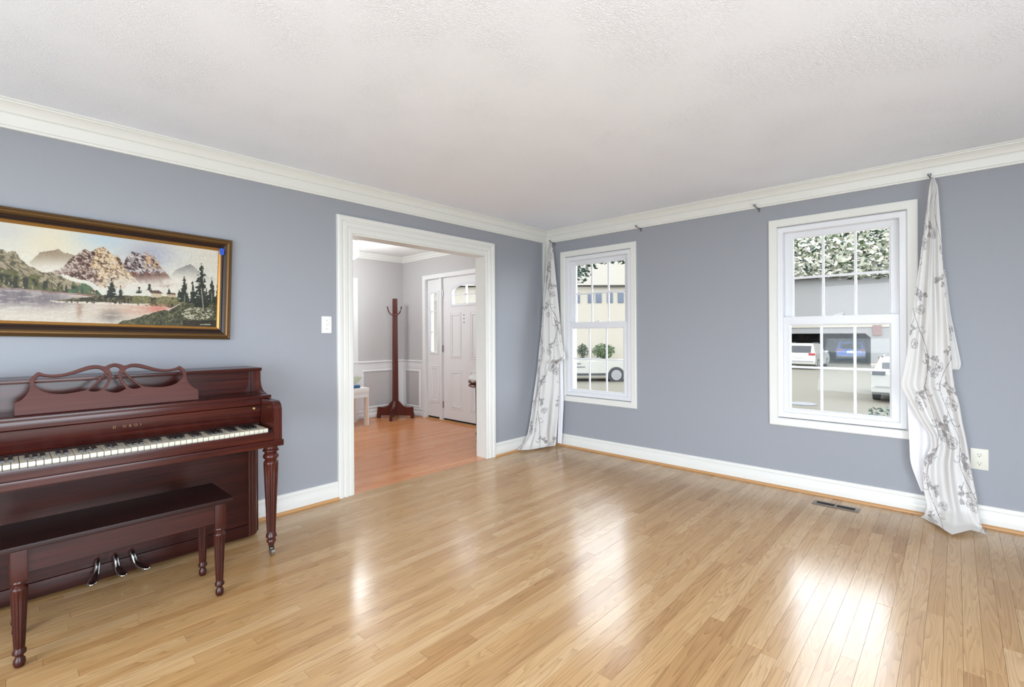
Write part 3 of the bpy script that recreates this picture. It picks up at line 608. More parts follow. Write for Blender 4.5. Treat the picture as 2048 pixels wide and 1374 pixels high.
# ================================================================ painting
def fbm(x, y, s, octv=4, seed=0):
    out = np.zeros_like(x); amp = 1; tot = 0; r0 = np.random.default_rng(seed)
    for k in range(octv):
        G = r0.random((64, 64)); xs = x / s * 2 ** k; ys = y / s * 2 ** k
        xi = np.floor(xs).astype(int); yi = np.floor(ys).astype(int); fx = xs - xi; fy = ys - yi
        fx = fx * fx * (3 - 2 * fx); fy = fy * fy * (3 - 2 * fy)
        g = lambda a, b: G[(yi + b) % 64, (xi + a) % 64]
        out += amp * ((g(0, 0) * (1 - fx) + g(1, 0) * fx) * (1 - fy) + (g(0, 1) * (1 - fx) + g(1, 1) * fx) * fy); tot += amp; amp *= .55
    return out / tot
def inpoly(x, y, poly):
    c = np.zeros(x.shape, bool); n = len(poly)
    for i in range(n):
        (x1, y1), (x2, y2) = poly[i], poly[(i + 1) % n]
        if y1 == y2: continue
        c ^= ((y1 > y) != (y2 > y)) & (x < (x2 - x1) * (y - y1) / (y2 - y1) + x1)
    return c
def paint(X, Y):
    Xm = np.where(X < -60, -120 - X, X)          # the hidden left part repeats the shore
    x, y = Xm, Y; C = np.zeros(X.shape + (3,)); 
    n1 = fbm(x, y, 260, 4, 1); n2 = fbm(x, y, 60, 4, 2); n3 = fbm(x, y, 14, 3, 3); nst = fbm(x + y * .8, y * 3 - x * 2, 40, 4, 4)
    def put(mask, col, k=1.0):
        col = np.asarray(col, float); a = (mask.astype(float) * k)[..., None] if not isinstance(k, np.ndarray) else (mask * k)[..., None]
        C[:] = C * (1 - a) + col * a
    def blob(cx, cy, rx, ry): return np.exp(-((x - cx) / rx) ** 2 - ((y - cy) / ry) ** 2)
    C[:] = np.array([222, 218, 202])
    put(np.ones_like(x), (198, 202, 200), np.clip(n1 * 1.6 - .6, 0, .7)); put(np.ones_like(x), (182, 204, 218), .8 * blob(850, 300, 260, 110)); put(np.ones_like(x), (170, 172, 186), .9 * blob(1230, 440, 200, 110))
    put(np.ones_like(x), (228, 214, 178), .5 * blob(420, 350, 240, 120)); put(np.ones_like(x), (200, 200, 198), .5 * blob(80, 260, 160, 90)); put(np.ones_like(x), (216, 208, 192), .7 * blob(1680, 480, 150, 120))
    wob = (n2 - .5) * 34 + (n3 - .5) * 16; wy = y + wob
    put(inpoly(x, wy, [(240, 520), (330, 432), (470, 408), (540, 432), (640, 455), (660, 560), (450, 600), (300, 570)]), (150, 132, 108), np.clip(1 - (y - 430) / 150, 0, 1) * (.6 + .6 * n3))
    put(inpoly(x, wy, [(1380, 640), (1440, 565), (1500, 545), (1560, 530), (1620, 575), (1720, 640), (1800, 660), (1800, 720), (1380, 720)]), (146, 146, 140), np.clip(1 - (y - 540) / 130, 0, 1))
    m1 = inpoly(x, wy, [(400, 600), (520, 560), (560, 500), (640, 440), (700, 400), (740, 430), (780, 410), (820, 385), (870, 395), (920, 440), (980, 470), (1010, 520), (1040, 570), (1120, 660), (1000, 720), (850, 720), (650, 640)])
    put(m1, (112, 74, 56)); lit = (x - 740 - (y - 400) * .25) > (n2 - .5) * 160
    put(m1 & lit, (190, 152, 104)); nst2 = fbm(x * 1.2 + y * .7, y * 2.2 - x * 1.7, 22, 4, 14)
    put(m1 & (nst > .52), (206, 196, 184), .55); put(m1 & (nst2 > .56), (222, 214, 204), .6); put(m1 & (nst2 < .4), (70, 48, 40), .6); put(m1 & (nst < .4), (62, 44, 40), .7); put(m1 & (n3 > .58) & lit, (224, 200, 156), .6)
    m2 = inpoly(x, wy, [(1005, 540), (1040, 460), (1080, 425), (1150, 430), (1200, 428), (1260, 470), (1300, 500), (1330, 560), (1380, 610), (1430, 700), (1300, 720), (1150, 680)])
    put(m2, (104, 70, 58)); put(m2 & (nst > .5) & (y < 600), (206, 204, 206), .8); put(m2 & (nst < .42), (54, 42, 44), .7); put(m2 & (nst2 > .57) & (y < 610), (216, 212, 212), .6); put(m2 & (nst2 < .4), (58, 42, 40), .5); put(m2 & (x > 1190) & (n3 > .5) & (y < 570), (200, 160, 116), .7)
    put(m2 & (y > 590) & (fbm(x, y * .2, 16, 2, 9) > .5), (126, 72, 50), .6)
    put(np.ones_like(x), (222, 214, 202), np.clip(.95 * blob(1150, 690, 330, 60) + .8 * blob(420, 560, 170, 45) + .6 * blob(1480, 660, 200, 70), 0, 1) * (.65 + .5 * n2))
    lf = inpoly(x, wy, [(-400, 380), (0, 395), (60, 430), (130, 425), (180, 490), (240, 540), (330, 585), (450, 605), (560, 650), (700, 690), (800, 740), (850, 800), (600, 790), (0, 730), (-400, 720)])
    put(lf, (128, 118, 92)); put(lf & (nst > .52), (178, 164, 140), .7); put(lf & (nst < .42), (84, 80, 66), .8); put(lf & (y > 560 + x * .18) & (n2 > .42), (92, 92, 56), .8); put(lf & (y > 600 + x * .17) & (fbm(x, y * .4, 34, 3, 5) > .5), (52, 56, 44), .85); put(lf & (x > 560) & (n2 > .45), (88, 116, 92), .7)
    sh = 712 + x * .085
    wat = y > sh; put(wat, (206, 196, 182)); put(wat & (y < sh + 14), (146, 102, 92), .9)
    put(wat.astype(float), (122, 114, 118), np.clip(1.15 * blob(60, 790, 420, 75) + .5 * blob(430, 830, 200, 60), 0, .95) * (.75 + .4 * fbm(x, y * .25, 40, 3, 6)))
    put(wat.astype(float), (204, 172, 150), np.clip(.9 * blob(1150, 900, 330, 60), 0, .9)); put(wat.astype(float), (128, 120, 112), .8 * blob(910, 950, 90, 50)); put(wat.astype(float), (150, 118, 96), .7 * blob(650, 890, 26, 70))
    put(wat & (fbm(x * .3, y * 2, 30, 3, 8) > .62), (226, 220, 208), .3)
    pen = inpoly(x, y + wob * .5, [(400, 832), (560, 812), (760, 790), (860, 778), (1100, 785), (1450, 795), (1520, 835), (1400, 880), (1250, 870), (1100, 858), (900, 842), (700, 840), (520, 838)])
    put(pen, (66, 62, 46)); put(pen & (x > 1080) & (n2 > .45), (126, 124, 84), .8); put(pen & (n3 > .6), (150, 138, 104), .5); put((np.abs(y - 846 - (x - 900) * .03 - wob * .4) < 7) & (x > 410) & (x < 1240) & (n3 > .45), (226, 216, 200), .8)
    put(inpoly(x, y, [(1240, 762), (1325, 766), (1325, 798), (1240, 798)]), (196, 180, 152)); put(inpoly(x, y, [(1215, 742), (1300, 740), (1340, 768), (1238, 764)]), (98, 74, 66)); put(inpoly(x, y, [(1370, 772), (1440, 774), (1440, 798), (1370, 796)]), (186, 168, 140)); put(inpoly(x, y, [(1360, 762), (1430, 760), (1448, 776), (1366, 774)]), (112, 88, 78))
    bank = inpoly(x, y + wob, [(900, 1030), (1000, 1000), (1120, 960), (1260, 930), (1420, 880), (1520, 840), (1830, 800), (1830, 1060), (900, 1060)])
    put(blob(1290, 890, 110, 30), (206, 132, 116), .8 * (.5 + n2)); put(bank, (84, 84, 60)); put(bank & (n3 > .52), (52, 54, 40), .9); put(bank & (fbm(x * 1.5 + y, y - x * .6, 20, 3, 11) > .6), (132, 126, 92), .7); put(bank & (blob(1620, 930, 130, 50) > .35) & (fbm(x + y * 1.2, (y - x * .4) * 2.4, 18, 3, 12) > .54), (206, 200, 178), .85); put(bank & (y > 985) & (x > 1500), (44, 36, 30), .7)
    def pine(cx, top, base, hw, col=(40, 46, 38)):
        t = (y - top) / (base - top); tier = np.abs(((t * 7) % 1)); wdt = hw * t * (.55 + .45 * tier) + (n3 - .5) * hw * .9
        put((t > 0) & (t < 1) & (np.abs(x - cx) < np.maximum(wdt, 3)), col, .92)
    for a in ((915, 645, 800, 62), (990, 700, 790, 30), (1225, 685, 740, 30), (1140, 712, 765, 34), (1385, 720, 770, 18), (1510, 625, 835, 55), (1580, 665, 845, 44), (1735, 630, 840, 52), (1785, 690, 860, 46), (1650, 518, 880, 84), (1470, 735, 800, 26)): pine(*a)
    put((np.abs(x - 1655 - (y - 780) * .1) < 4) & (y > 720) & (y < 890), (178, 168, 150), .8); put((np.abs(x - 1735) < 3) & (y > 750) & (y < 830), (170, 160, 146), .6); put((np.abs(x - 1512) < 3) & (y > 780) & (y < 835), (180, 170, 150), .6)
    put((np.abs(y - 1020) < 4) & (x > 1640) & (x < 1725), (190, 184, 170), .8)
    C += (n3[..., None] - .5) * np.where(y < 420, 8, 22)[..., None]
    C = (C - 128) * 1.08 + 128        # a little more contrast, darker overall
    return np.clip(C * .89, 0, 255)
def set_paint(me, cols):       # cols: nverts x 3, sRGB 0..255
    c = np.asarray(cols, float) / 255.; lc = np.where(c <= .04045, c / 12.92, ((c + .055) / 1.055) ** 2.4)
    at = me.color_attributes.new('paint', 'FLOAT_COLOR', 'POINT'); at.data.foreach_set('color', np.concatenate([lc, np.ones((len(lc), 1))], 1).astype(np.float32).ravel())
def grid_mesh(name, P, m):     # P: rows x cols x 3
    r_, c_ = P.shape[:2]; idx = np.arange(r_ * c_).reshape(r_, c_)
    f = np.stack([idx[:-1, :-1], idx[:-1, 1:], idx[1:, 1:], idx[1:, :-1]], -1).reshape(-1, 4)
    me = bpy.data.meshes.new(name); me.vertices.add(r_ * c_); me.vertices.foreach_set('co', P.reshape(-1).astype(np.float32))
    me.loops.add(f.size); me.loops.foreach_set('vertex_index', f.ravel().astype(np.int32)); me.polygons.add(len(f)); me.polygons.foreach_set('loop_start', np.arange(0, f.size, 4, dtype=np.int32))
    me.update(calc_edges=True); me.materials.append(MATS[m]); me.shade_smooth(); return me
pic = thing('framed_painting', (A + .004, .322, 1.592), 'long framed oil painting of snowy mountains and a lake above the piano', 'painting')
pic.rotation_euler = (math.radians(-1.6), 0, 0)
IW, IH = .645, .247
MP = lambda u, v, p: (p, u, v)
obj('outer_moulding', frame(nb(), -IW - .043, IW + .043, -IH - .043, IH + .043, [(0, .004), (0, .026), (.006, .036), (.012, .04), (.018, .038), (.022, .03), (.026, .033), (.03, .03), (.037, .02), (.038, .004)], MP), 'bronze_frame', pic, local=True, smooth=30)
obj('cove_moulding', frame(nb(), -IW - .016, IW + .016, -IH - .016, IH + .016, [(0, .006), (0, .02), (.006, .024), (.014, .018), (.02, .022), (.027, .028), (.027, .006)], MP), 'frame_dark', pic, local=True, smooth=30)
obj('inner_lip', frame(nb(), -IW, IW, -IH, IH, [(0, .006), (0, .012), (.003, .017), (.008, .02), (.013, .024), (.016, .022), (.016, .006)], MP), 'frame_gold', pic, local=True, smooth=30)
nu, nv = 560, 214
uu, vv = np.meshgrid(np.linspace(-IW, IW, nu), np.linspace(-IH, IH, nv))
Pc = np.stack([np.full_like(uu, .0115), uu, vv], -1)
th = math.radians(-1.6); yw = .322 + uu * math.cos(th) - vv * math.sin(th); zw = 1.592 + uu * math.sin(th) + vv * math.cos(th); xw = A + .0115
fw = -math.sin(YAW) * xw + math.cos(YAW) * yw; ul = (math.cos(YAW) * xw + math.sin(YAW) * yw) / fw; vl = (zw - CAM_Z) / fw
# unfold the drawing: canvas units measured along the picture as sketched
sx = (1024 + F_PX * ul) / .24414; sy = (668.4 - F_PX * vl - 400) / .24414 + (1024 + F_PX * ul - 1024) * -.0052 / .24414
sx = np.where(fw < .9, -200 - uu * 900, np.clip(sx, -900, 3000))
me = grid_mesh('canvas', Pc, 'oil_paint'); set_paint(me, paint(sx.astype(float), sy.astype(float)).reshape(-1, 3))
cv = bpy.data.objects.new('canvas', me); COL.objects.link(cv); cv.parent = pic
obj('backing', B1(.0, .0105, -IW - .02, IW + .02, -IH - .02, IH + .02), 'frame_dark', pic, local=True)
tp = prism(nb(), [(IW + .001, IH + .008), (IW + .006, IH - .02), (IW + .017, IH - .03), (IW + .03, IH - .022), (IW + .032, IH + .014), (IW + .014, IH + .02)], lambda p, q, t: (t, p, q), .025, .0285); obj('tape', tp, 'tape_blue', pic, local=True)['label'] = 'scrap of blue painter tape'

# ================================================================ switch, outlet, register, brackets
sw = thing('light_switch', (A, 1.706, 1.35), 'white light switch plate between the piano and the doorway', 'light switch')
obj('plate', B1(A, A + .006, 1.668, 1.746, 1.286, 1.414, bev=.002), 'plate_white', sw, smooth=40)
obj('toggle', prism(nb(), [(.006, -.009), (.006, .012), (.017, .011), (.019, .005)], lambda p, q, t: (A + p, 1.707 + t, 1.35 + q), -.005, .005), 'plate_white', sw)
for z in (1.318, 1.382):
    k = obj('screw', lathe(nb(), [(.003, 0), (.003, .001), (.001, .0015)], (0, 0, 0), 8), 'steel', sw, local=True); k.rotation_euler = (0, PI / 2, 0); k.location = (.006, .001, z - 1.35)
ot = thing('wall_outlet', (.106, B, .434), 'ivory duplex wall outlet right of the long curtain', 'outlet')
obj('plate', B1(.064, .149, B - .006, B, .366, .502, bev=.002), 'plate_ivory', ot, smooth=40)
for z in (.462, .406):
    rc = obj('receptacle', lathe(nb(), [(.017, 0), (.017, .002), (.015, .0025)], (0, 0, 0), 20), 'plate_ivory', ot, local=True); rc.rotation_euler = (PI / 2, 0, 0); rc.location = (0, -.006, z - .434)
    for dx, w_, h_ in ((-.0065, .0012, .0045), (.0065, .0012, .0035)): obj('slot', B1(.106 + dx - w_, .106 + dx + w_, B - .0088, B - .008, z + .003 - h_, z + .003 + h_), 'slot_dark', ot)
    obj('slot', B1(.1035, .1085, B - .0088, B - .008, z - .012, z - .007), 'slot_dark', ot)
rg = thing('floor_register', (-.652, 4.16, 0), 'bronze metal floor register under the right window', 'floor register')
obj('register_pan', B1(-.775, -.53, 4.13, 4.2, .0004, .0015), 'void', rg)
obj('register_frame', frame(nb(), -.77, -.535, 4.137, 4.193, [(0, .0005), (0, .005), (.02, .004), (.026, .0005)], lambda u, v, p: (u, v, p)), 'vent_bronze', rg, smooth=30)
obj('centre_bar', B1(-.659, -.646, 4.137, 4.193, .0015, .0048), 'vent_bronze', rg)
slat = shared('slat', B1(-.0011, .0011, -.028, .028, .0012, .0042), 'dark_metal')
for k in range(26):
    x = -.766 + k * .009
    if abs(x + .6525) > .009: place('slat', slat, rg, (x + .652, .005, 0))
for i, (bx, lb) in enumerate(((-3.4, 'small metal curtain hook in the room corner above the left curtain'), (-2.311, 'small metal curtain rod bracket above the right edge of the far window'), (-1.22, 'small metal curtain rod bracket above the left edge of the near window'), (-.118, 'small metal curtain hook holding up the long right curtain'))):
    br = thing('curtain_bracket', (bx, B, 2.32), lb, 'bracket', 'curtain rod brackets')
    obj('back_plate', B1(bx - .008, bx + .008, B - .003, B, 2.29, 2.326), 'steel', br)
    obj('arm', tube(nb(), [(bx, B - .002, 2.318), (bx - .004, B - .03, 2.322), (bx - .012, B - .06, 2.325), (bx - .014, B - .075, 2.335)], .004, 8), 'steel', br)
    obj('cup', lathe(nb(), [(.009, 0), (.011, .004), (.011, .012), (.007, .014)], (bx - .014, B - .075, 2.332), 12), 'steel', br, smooth=40)
    obj('set_screw', tube(nb(), [(bx, B - .02, 2.318), (bx + .001, B - .022, 2.296)], .0025, 6), 'steel', br)

# ================================================================ curtains
PW, PH, PR = 1.4, 2.8, .0025
ras = np.zeros((int(PH / PR), int(PW / PR)), np.float32)
def stamp(pts, wd, dens=1.0):
    pts = np.asarray(pts); 
    for (x1, y1), (x2, y2) in zip(pts, pts[1:]):
        n = max(2, int(math.hypot(x2 - x1, y2 - y1) / (PR * .6)))
        for t in np.linspace(0, 1, n):
            cx, cy = (x1 + (x2 - x1) * t) / PR, (y1 + (y2 - y1) * t) / PR; r_ = wd / PR
            i0, i1, j0, j1 = int(cy - r_), int(cy + r_) + 2, int(cx - r_), int(cx + r_) + 2
            if i0 < 0 or j0 < 0 or i1 >= ras.shape[0] or j1 >= ras.shape[1]: continue
            ii, jj = np.mgrid[i0:i1, j0:j1]; d = np.hypot(ii - cy, jj - cx)
            ras[i0:i1, j0:j1] = np.maximum(ras[i0:i1, j0:j1], np.clip(r_ + .5 - d, 0, 1) * dens)
def arc(cx, cy, r_, a0, a1, n=14, k=1.0): return [(cx + r_ * (1 + (k - 1) * i / n) * math.cos(a0 + (a1 - a0) * i / n), cy + r_ * (1 + (k - 1) * i / n) * math.sin(a0 + (a1 - a0) * i / n)) for i in range(n + 1)]
def leaf2(cx, cy, a, ln):
    pts = [(cx + ln * t * math.cos(a) - s_ * ln * .28 * math.sin(PI * t) * math.sin(a), cy + ln * t * math.sin(a) + s_ * ln * .28 * math.sin(PI * t) * math.cos(a)) for s_ in (1, -1) for t in np.linspace(0, 1, 8)]
    stamp(pts[:8], .0016); stamp(pts[8:], .0016)
    stamp([(cx, cy), (cx + ln * .8 * math.cos(a), cy + ln * .8 * math.sin(a))], ln * .13, .55)
def rose(cx, cy, r_):
    for k in range(7):          # outer petals: open, uneven arcs
        a = k * 2 * PI / 7 + random.uniform(-.3, .3); q = random.uniform(.45, .75)
        stamp(arc(cx + q * r_ * math.cos(a), cy + q * r_ * .8 * math.sin(a), r_ * random.uniform(.32, .5), a - 1.5, a + random.uniform(.8, 1.6)), .0019, random.uniform(.7, 1))
        for j in range(3):
            b_ = a + random.uniform(-.4, .4); stamp([(cx + .3 * r_ * math.cos(b_), cy + .25 * r_ * math.sin(b_)), (cx + .95 * r_ * math.cos(b_), cy + .8 * r_ * math.sin(b_))], .0015, random.uniform(.35, .7))
    for k in range(3):
        a = random.uniform(0, 6.28); stamp(arc(cx + random.uniform(-.2, .2) * r_, cy + random.uniform(-.2, .2) * r_, r_ * random.uniform(.2, .35), a, a + 3.2, k=.4), .002)
def sprig(x, y, a, n, ln):
    px, py = x, y
    for k in range(n):
        qx, qy = px + ln * math.cos(a), py + ln * math.sin(a); stamp([(px, py), (qx, qy)], .0017)
        leaf2(qx, qy, a + random.choice((-1, 1)) * random.uniform(.5, 1.1), random.uniform(.026, .044)); a += random.uniform(-.35, .35); px, py = qx, qy
    leaf2(px, py, a, .04)
def curl(x, y, a, r_, sg): stamp(arc(x - r_ * math.cos(a), y - r_ * math.sin(a), r_, a, a + sg * 5.2, 22, k=.3), .0019)
for i in range(5):
    xb = .15 + i * .26; ph = i * 1.9
    cxv = lambda yv: xb + .085 * math.sin(yv * 4.3 + ph) + .02 * math.sin(yv * 11 + i)
    stamp([(cxv(yv), yv) for yv in np.linspace(0, PH, 240)], .0022)
    yv = .05 + .17 * (i % 3); s_ = 1
    while yv < PH - .1:
        x_ = cxv(yv); s_ = -s_
        rose(x_ + s_ * random.uniform(.05, .09), yv + random.uniform(-.02, .02), random.uniform(.034, .05))
        sprig(x_, yv + .05, PI / 2 - s_ * random.uniform(-.9, -.3), 3, .04); sprig(cxv(yv + .1), yv + .1, PI / 2 + s_ * 1.1, 2, .035)
        curl(cxv(yv + .13) + s_ * .05, yv + .13, PI / 2 - s_ * 1.2, .036, s_); yv += random.uniform(.19, .25)
def cloth(name, keys, nu_, nv_, amp, waves, phase, parent, m, pat=None, seed=0, gather=.8):
    """keys: list of rows, each a list of control points across; interpolated to a fine sheet with pleats towards the room"""
    K = np.array([[np.array([np.interp(t, np.linspace(0, 1, len(row)), [p[c] for p in row]) for c in range(3)]) for t in np.linspace(0, 1, 9)] for row in keys])
    d = np.r_[0, np.cumsum(np.linalg.norm(np.diff(K[:, 4], axis=0), axis=1))]; vq = np.linspace(0, d[-1], nv_)
    def pch(xk, yk, xq):    # smooth monotone-ish interpolation
        y_ = np.interp(xq, xk, yk); return y_
    G = np.stack([np.stack([pch(d, K[:, i, c], vq) for i in range(9)], 1) for c in range(3)], -1)
    ker = np.ones(9) / 9; pad = 4
    for _ in range(2):
        Gp = np.concatenate([np.repeat(G[:1], pad, 0), G, np.repeat(G[-1:], pad, 0)]); G = np.stack([np.stack([np.convolve(Gp[:, i, c], ker, 'valid') for i in range(9)], 1) for c in range(3)], -1)
    uq = np.linspace(0, 1, nu_)
    P = np.stack([np.stack([np.interp(uq, np.linspace(0, 1, 9), G[r_, :, c]) for r_ in range(nv_)]) for c in range(3)], -1)
    wid = np.linalg.norm(P[:, -1] - P[:, 0], axis=1)
    am = np.interp(vq, [0, .15, .5, 1.2, d[-1] - .25, d[-1]], [amp * .25, amp * .5, amp * .8, amp, amp, amp * .3])
    tn = P[:, -1] - P[:, 0]; tn /= np.linalg.norm(tn, axis=1)[:, None] + 1e-9; nrm = np.stack([tn[:, 1], -tn[:, 0], np.zeros(nv_)], 1)
    wob_ = .22 * np.sin(vq * 2.1 + seed) 
    prof = np.stack([np.sin(2 * PI * (waves * uq + phase + wob_[r_] * .35)) + .35 * np.sin(2 * PI * (waves * 2.3 * uq + phase * 2 - wob_[r_])) for r_ in range(nv_)])
    P = P + nrm[:, None, :] * (prof * am[:, None])[..., None]
    P[..., 2] = np.maximum(P[..., 2], .004)
    me = grid_mesh(name, P, m)
    if pat is not None:
        s = (uq[None, :] - .5) * np.maximum(wid, .16)[:, None] * (1 + gather) + pat[0]; t = vq[:, None] + pat[1] + 0 * s
        si = np.clip((s / PR).astype(int) % ras.shape[1], 0, ras.shape[1] - 1); ti = np.clip((t / PR).astype(int) % ras.shape[0], 0, ras.shape[0] - 1)
        k = ras[ti, si][..., None] * .85; c = np.array([240, 238, 235]) * (1 - k) + np.array([118, 112, 116]) * k
        set_paint(me, c.reshape(-1, 3))
    o = bpy.data.objects.new(name, me); COL.objects.link(o); o.parent = parent
    o.location = (-parent.location[0], -parent.location[1], -parent.location[2])
    return o
ct = thing('curtain', (-.09, 4.25, 0), 'long white floral curtain hanging from one hook right of the near window', 'curtain', 'floral curtains')
def row(z, xl, xr, yl=4.27, yr=4.29, zr=None, ym=None):
    r_ = [(xl, yl, z), ((xl + xr) / 2, ym if ym else (yl + yr) / 2 - .01, z if zr is None else (z + zr) / 2), (xr, yr, z if zr is None else zr)]; return r_
keys = [row(2.32, -.122, -.108, 4.31, 4.31), row(2.24, -.135, -.09), row(1.95, -.164, -.077), row(1.61, -.2, -.063), row(1.35, -.228, -.043), row(1.14, -.25, -.03), row(1.0, -.268, -.022), row(.905, -.286, -.012), row(.8, -.243, .01), row(.68, -.19, .024), row(.58, -.135, .04), row(.5, -.13, .05), row(.4, -.165, .062), row(.3, -.17, .075), row(.2, -.168, .09), row(.1, -.15, .1, 4.25, 4.28),
        [(-.165, 4.28, .03), (-.1, 4.2, .05), (-.02, 4.14, .04), (.06, 4.2, .045), (.115, 4.25, .03)], [(-.185, 4.29, .008), (-.1, 4.12, .02), (-.025, 4.02, .012), (.06, 4.13, .03), (.14, 4.19, .008)]]
cloth('cloth_panel', keys, 150, 620, .021, 2.2, .15, ct, 'curtain_print', (.5, .0), 1)
cloth('lining', [row(1.02, -.25, -.12, 4.305, 4.305), row(.9, -.262, -.11, 4.305, 4.305), row(.7, -.25, -.1, 4.305, 4.305), row(.52, -.244, -.1, 4.305, 4.305), row(.36, -.24, -.13, 4.31, 4.31), row(.25, -.205, -.14, 4.31, 4.31), row(.16, -.178, -.15, 4.31, 4.31)], 30, 90, .008, 1.2, .4, ct, 'lining')['label'] = 'plain white lining folded out'
cloth('back_fold', [row(1.7, -.09, -.055, 4.33, 4.33), row(1.4, -.08, -.03, 4.33, 4.33), row(1.2, -.07, .0, 4.33, 4.33), row(1.03, -.06, .026, 4.33, 4.33), row(1.01, -.055, -.0, 4.33, 4.33)], 40, 110, .006, 1.5, .2, ct, 'curtain_print', (.9, .7), 3)
ct = thing('curtain', (-3.38, 4.25, 0), 'white floral curtain bunched in the room corner left of the far window', 'curtain', 'floral curtains')
keys = [row(2.315, -3.4, -3.385, 4.31, 4.31), row(2.24, -3.415, -3.36, 4.29, 4.3), row(1.9, -3.445, -3.315, 4.27, 4.29), row(1.6, -3.468, -3.278, 4.25, 4.29, ym=4.2), row(1.3, -3.472, -3.243, 4.22, 4.29, ym=4.18), row(1.15, -3.472, -3.222, 4.19, 4.29, ym=4.16), row(1.03, -3.472, -3.18, 4.17, 4.29, ym=4.15), row(.985, -3.472, -3.175, 4.165, 4.29, ym=4.14), row(.945, -3.472, -3.268, 4.16, 4.28, ym=4.13), row(.6, -3.47, -3.262, 4.08, 4.27, ym=4.07), row(.35, -3.467, -3.268, 4.02, 4.26, ym=4.02), row(.18, -3.465, -3.28, 3.97, 4.26, ym=3.99),
        [(-3.468, 3.9, .07), (-3.44, 3.9, .07), (-3.4, 3.99, .05), (-3.33, 4.14, .05), (-3.29, 4.25, .05)], [(-3.475, 3.78, .012), (-3.42, 3.8, .02), (-3.37, 3.96, .01), (-3.32, 4.1, .025), (-3.295, 4.25, .01)]]
cloth('cloth_panel', keys, 150, 560, .026, 2.6, .4, ct, 'curtain_print', (.35, .3), 5)
cloth('back_fold', [row(1.1, -3.31, -3.255, 4.32, 4.33), row(.9, -3.31, -3.25, 4.32, 4.33), row(.5, -3.31, -3.245, 4.32, 4.33), row(.1, -3.31, -3.26, 4.31, 4.32), row(.02, -3.31, -3.265, 4.31, 4.31)], 30, 120, .006, 1.5, .2, ct, 'lining', seed=2)

# ================================================================ entrance hall things
rk = thing('coat_rack', (-6.27, 4.12, 0), 'dark mahogany coat rack on four scrolled feet in the hall corner', 'coat rack')
cxr, cyr = -6.27, 4.12
bm = nb(); vs = []
for z, h in ((.1, .036), (.3, .034), (1.0, .03), (1.82, .026)): vs.append([bm.verts.new((cxr + a * h, cyr + b * h, z)) for a, b in ((-1, -1), (1, -1), (1, 1), (-1, 1))])
for a, b in zip(vs, vs[1:]):
    for i in range(4): bm.faces.new((a[i], a[(i + 1) % 4], b[(i + 1) % 4], b[i]))
bm.faces.new(vs[0]); bm.faces.new(vs[-1]); po = obj('post', bm, 'rack_wood', rk); po.rotation_euler = (0, 0, 0)
foot = [(.02, .05), (.02, .27), (.05, .262), (.085, .225), (.12, .185), (.17, .165), (.22, .165), (.268, .172), (.275, .15), (.275, .1), (.285, .06), (.285, .0), (.235, .0), (.23, .04), (.12, .045)]
for dx, dy in ((.67, -.74), (-.77, -.63), (.74, .67), (-.76, .65)):
    obj('foot', prism(nb(), foot, lambda p, q, t: (cxr + dx * p - dy * t, cyr + dy * p + dx * t, q), -.018, .018), 'rack_wood', rk)
for sg in (1, -1):
    dx, dy = math.cos(YAW) * sg, math.sin(YAW) * sg
    pts = [(cxr + .03 * .68 + dx * t, cyr - .03 * .73 + dy * t, z) for t, z in ((.0, 1.575), (.035, 1.572), (.065, 1.59), (.088, 1.625), (.1, 1.665), (.108, 1.7))]
    obj('hook', tube(nb(), pts, [.012, .011, .01, .009, .009, .009], 8), 'rack_wood', rk, smooth=50)
    pts = [(cxr - dy * sg * 0 + (-dy) * t, cyr + dx * t, z) for t, z in ((.02, 1.4), (.05, 1.4), (.08, 1.42), (.1, 1.47), (.105, 1.51))]
st = thing('upholstered_bench', (-6.25, 3.3, 0), 'white upholstered bench with wooden legs by the closet door in the hall', 'bench')
bm = B1(-6.46, -6.04, 2.95, 3.55, .445, .535, bev=.03); obj('cushion', bm, 'upholstery_white', st, smooth=60)
obj('seat_frame', B1(-6.45, -6.045, 2.96, 3.54, .4, .45, bev=.004), 'hall_white', st)
for x in (-6.42, -6.075):
    for y in (2.99, 3.52):
        lg = obj('leg', B1(x - .024, x + .024, y - .03, y + .024, 0, .405, bev=.004), 'hall_white', st); obj('leg_facing', B1(x + .0245, x + .0275, y - .03, y + .004, 0, .40), 'pale_wood', lg)
cs = thing('cushion', (-6.26, 3.3, .535), 'white cushion piled on the white hall bench', 'cushion')
bm = nb(); bmesh.ops.create_uvsphere(bm, u_segments=20, v_segments=12, radius=1)
for v in bm.verts:
    x, y, z = v.co; k = lambda a: math.copysign(abs(a) ** .6, a)
    v.co = (-6.28 + .13 * k(x), 3.24 + .2 * k(y), .615 + .08 * z)
obj('cover', bm, 'upholstery_white', cs, smooth=60)
tag(obj('towel', B1(-6.13, -6.06, 3.05, 3.42, .536, .575, bev=.012), 'towel_blue', smooth=60), 'folded blue towel on the white hall bench', 'towel')
bm = nb(); vs = [bm.verts.new(p) for p in ((-6.13, 3.28, .70), (-6.16, 3.5, .675), (-6.1, 3.38, .58), (-6.135, 3.285, .698), (-6.165, 3.505, .672), (-6.108, 3.385, .58))]
bm.faces.new(vs[:3]); bm.faces.new(vs[5:2:-1]); 
for i in range(3): bm.faces.new((vs[i], vs[(i + 1) % 3], vs[3 + (i + 1) % 3], vs[3 + i]))
pf = obj('paper_flap', bm, 'paper_khaki', cs)
sx_, sy_ = -4.0, 3.84
so = thing('bar_stool', (sx_, sy_, 0), 'round stool with white cushion and dark wooden rim half hidden by the doorway jamb', 'stool')
obj('cushion', lathe(nb(), [(.16, .735), (.19, .745), (.198, .765), (.185, .79), (.14, .808), (.05, .815), (.01, .816)], (sx_, sy_, 0), 32), 'upholstery_white', so, smooth=60)
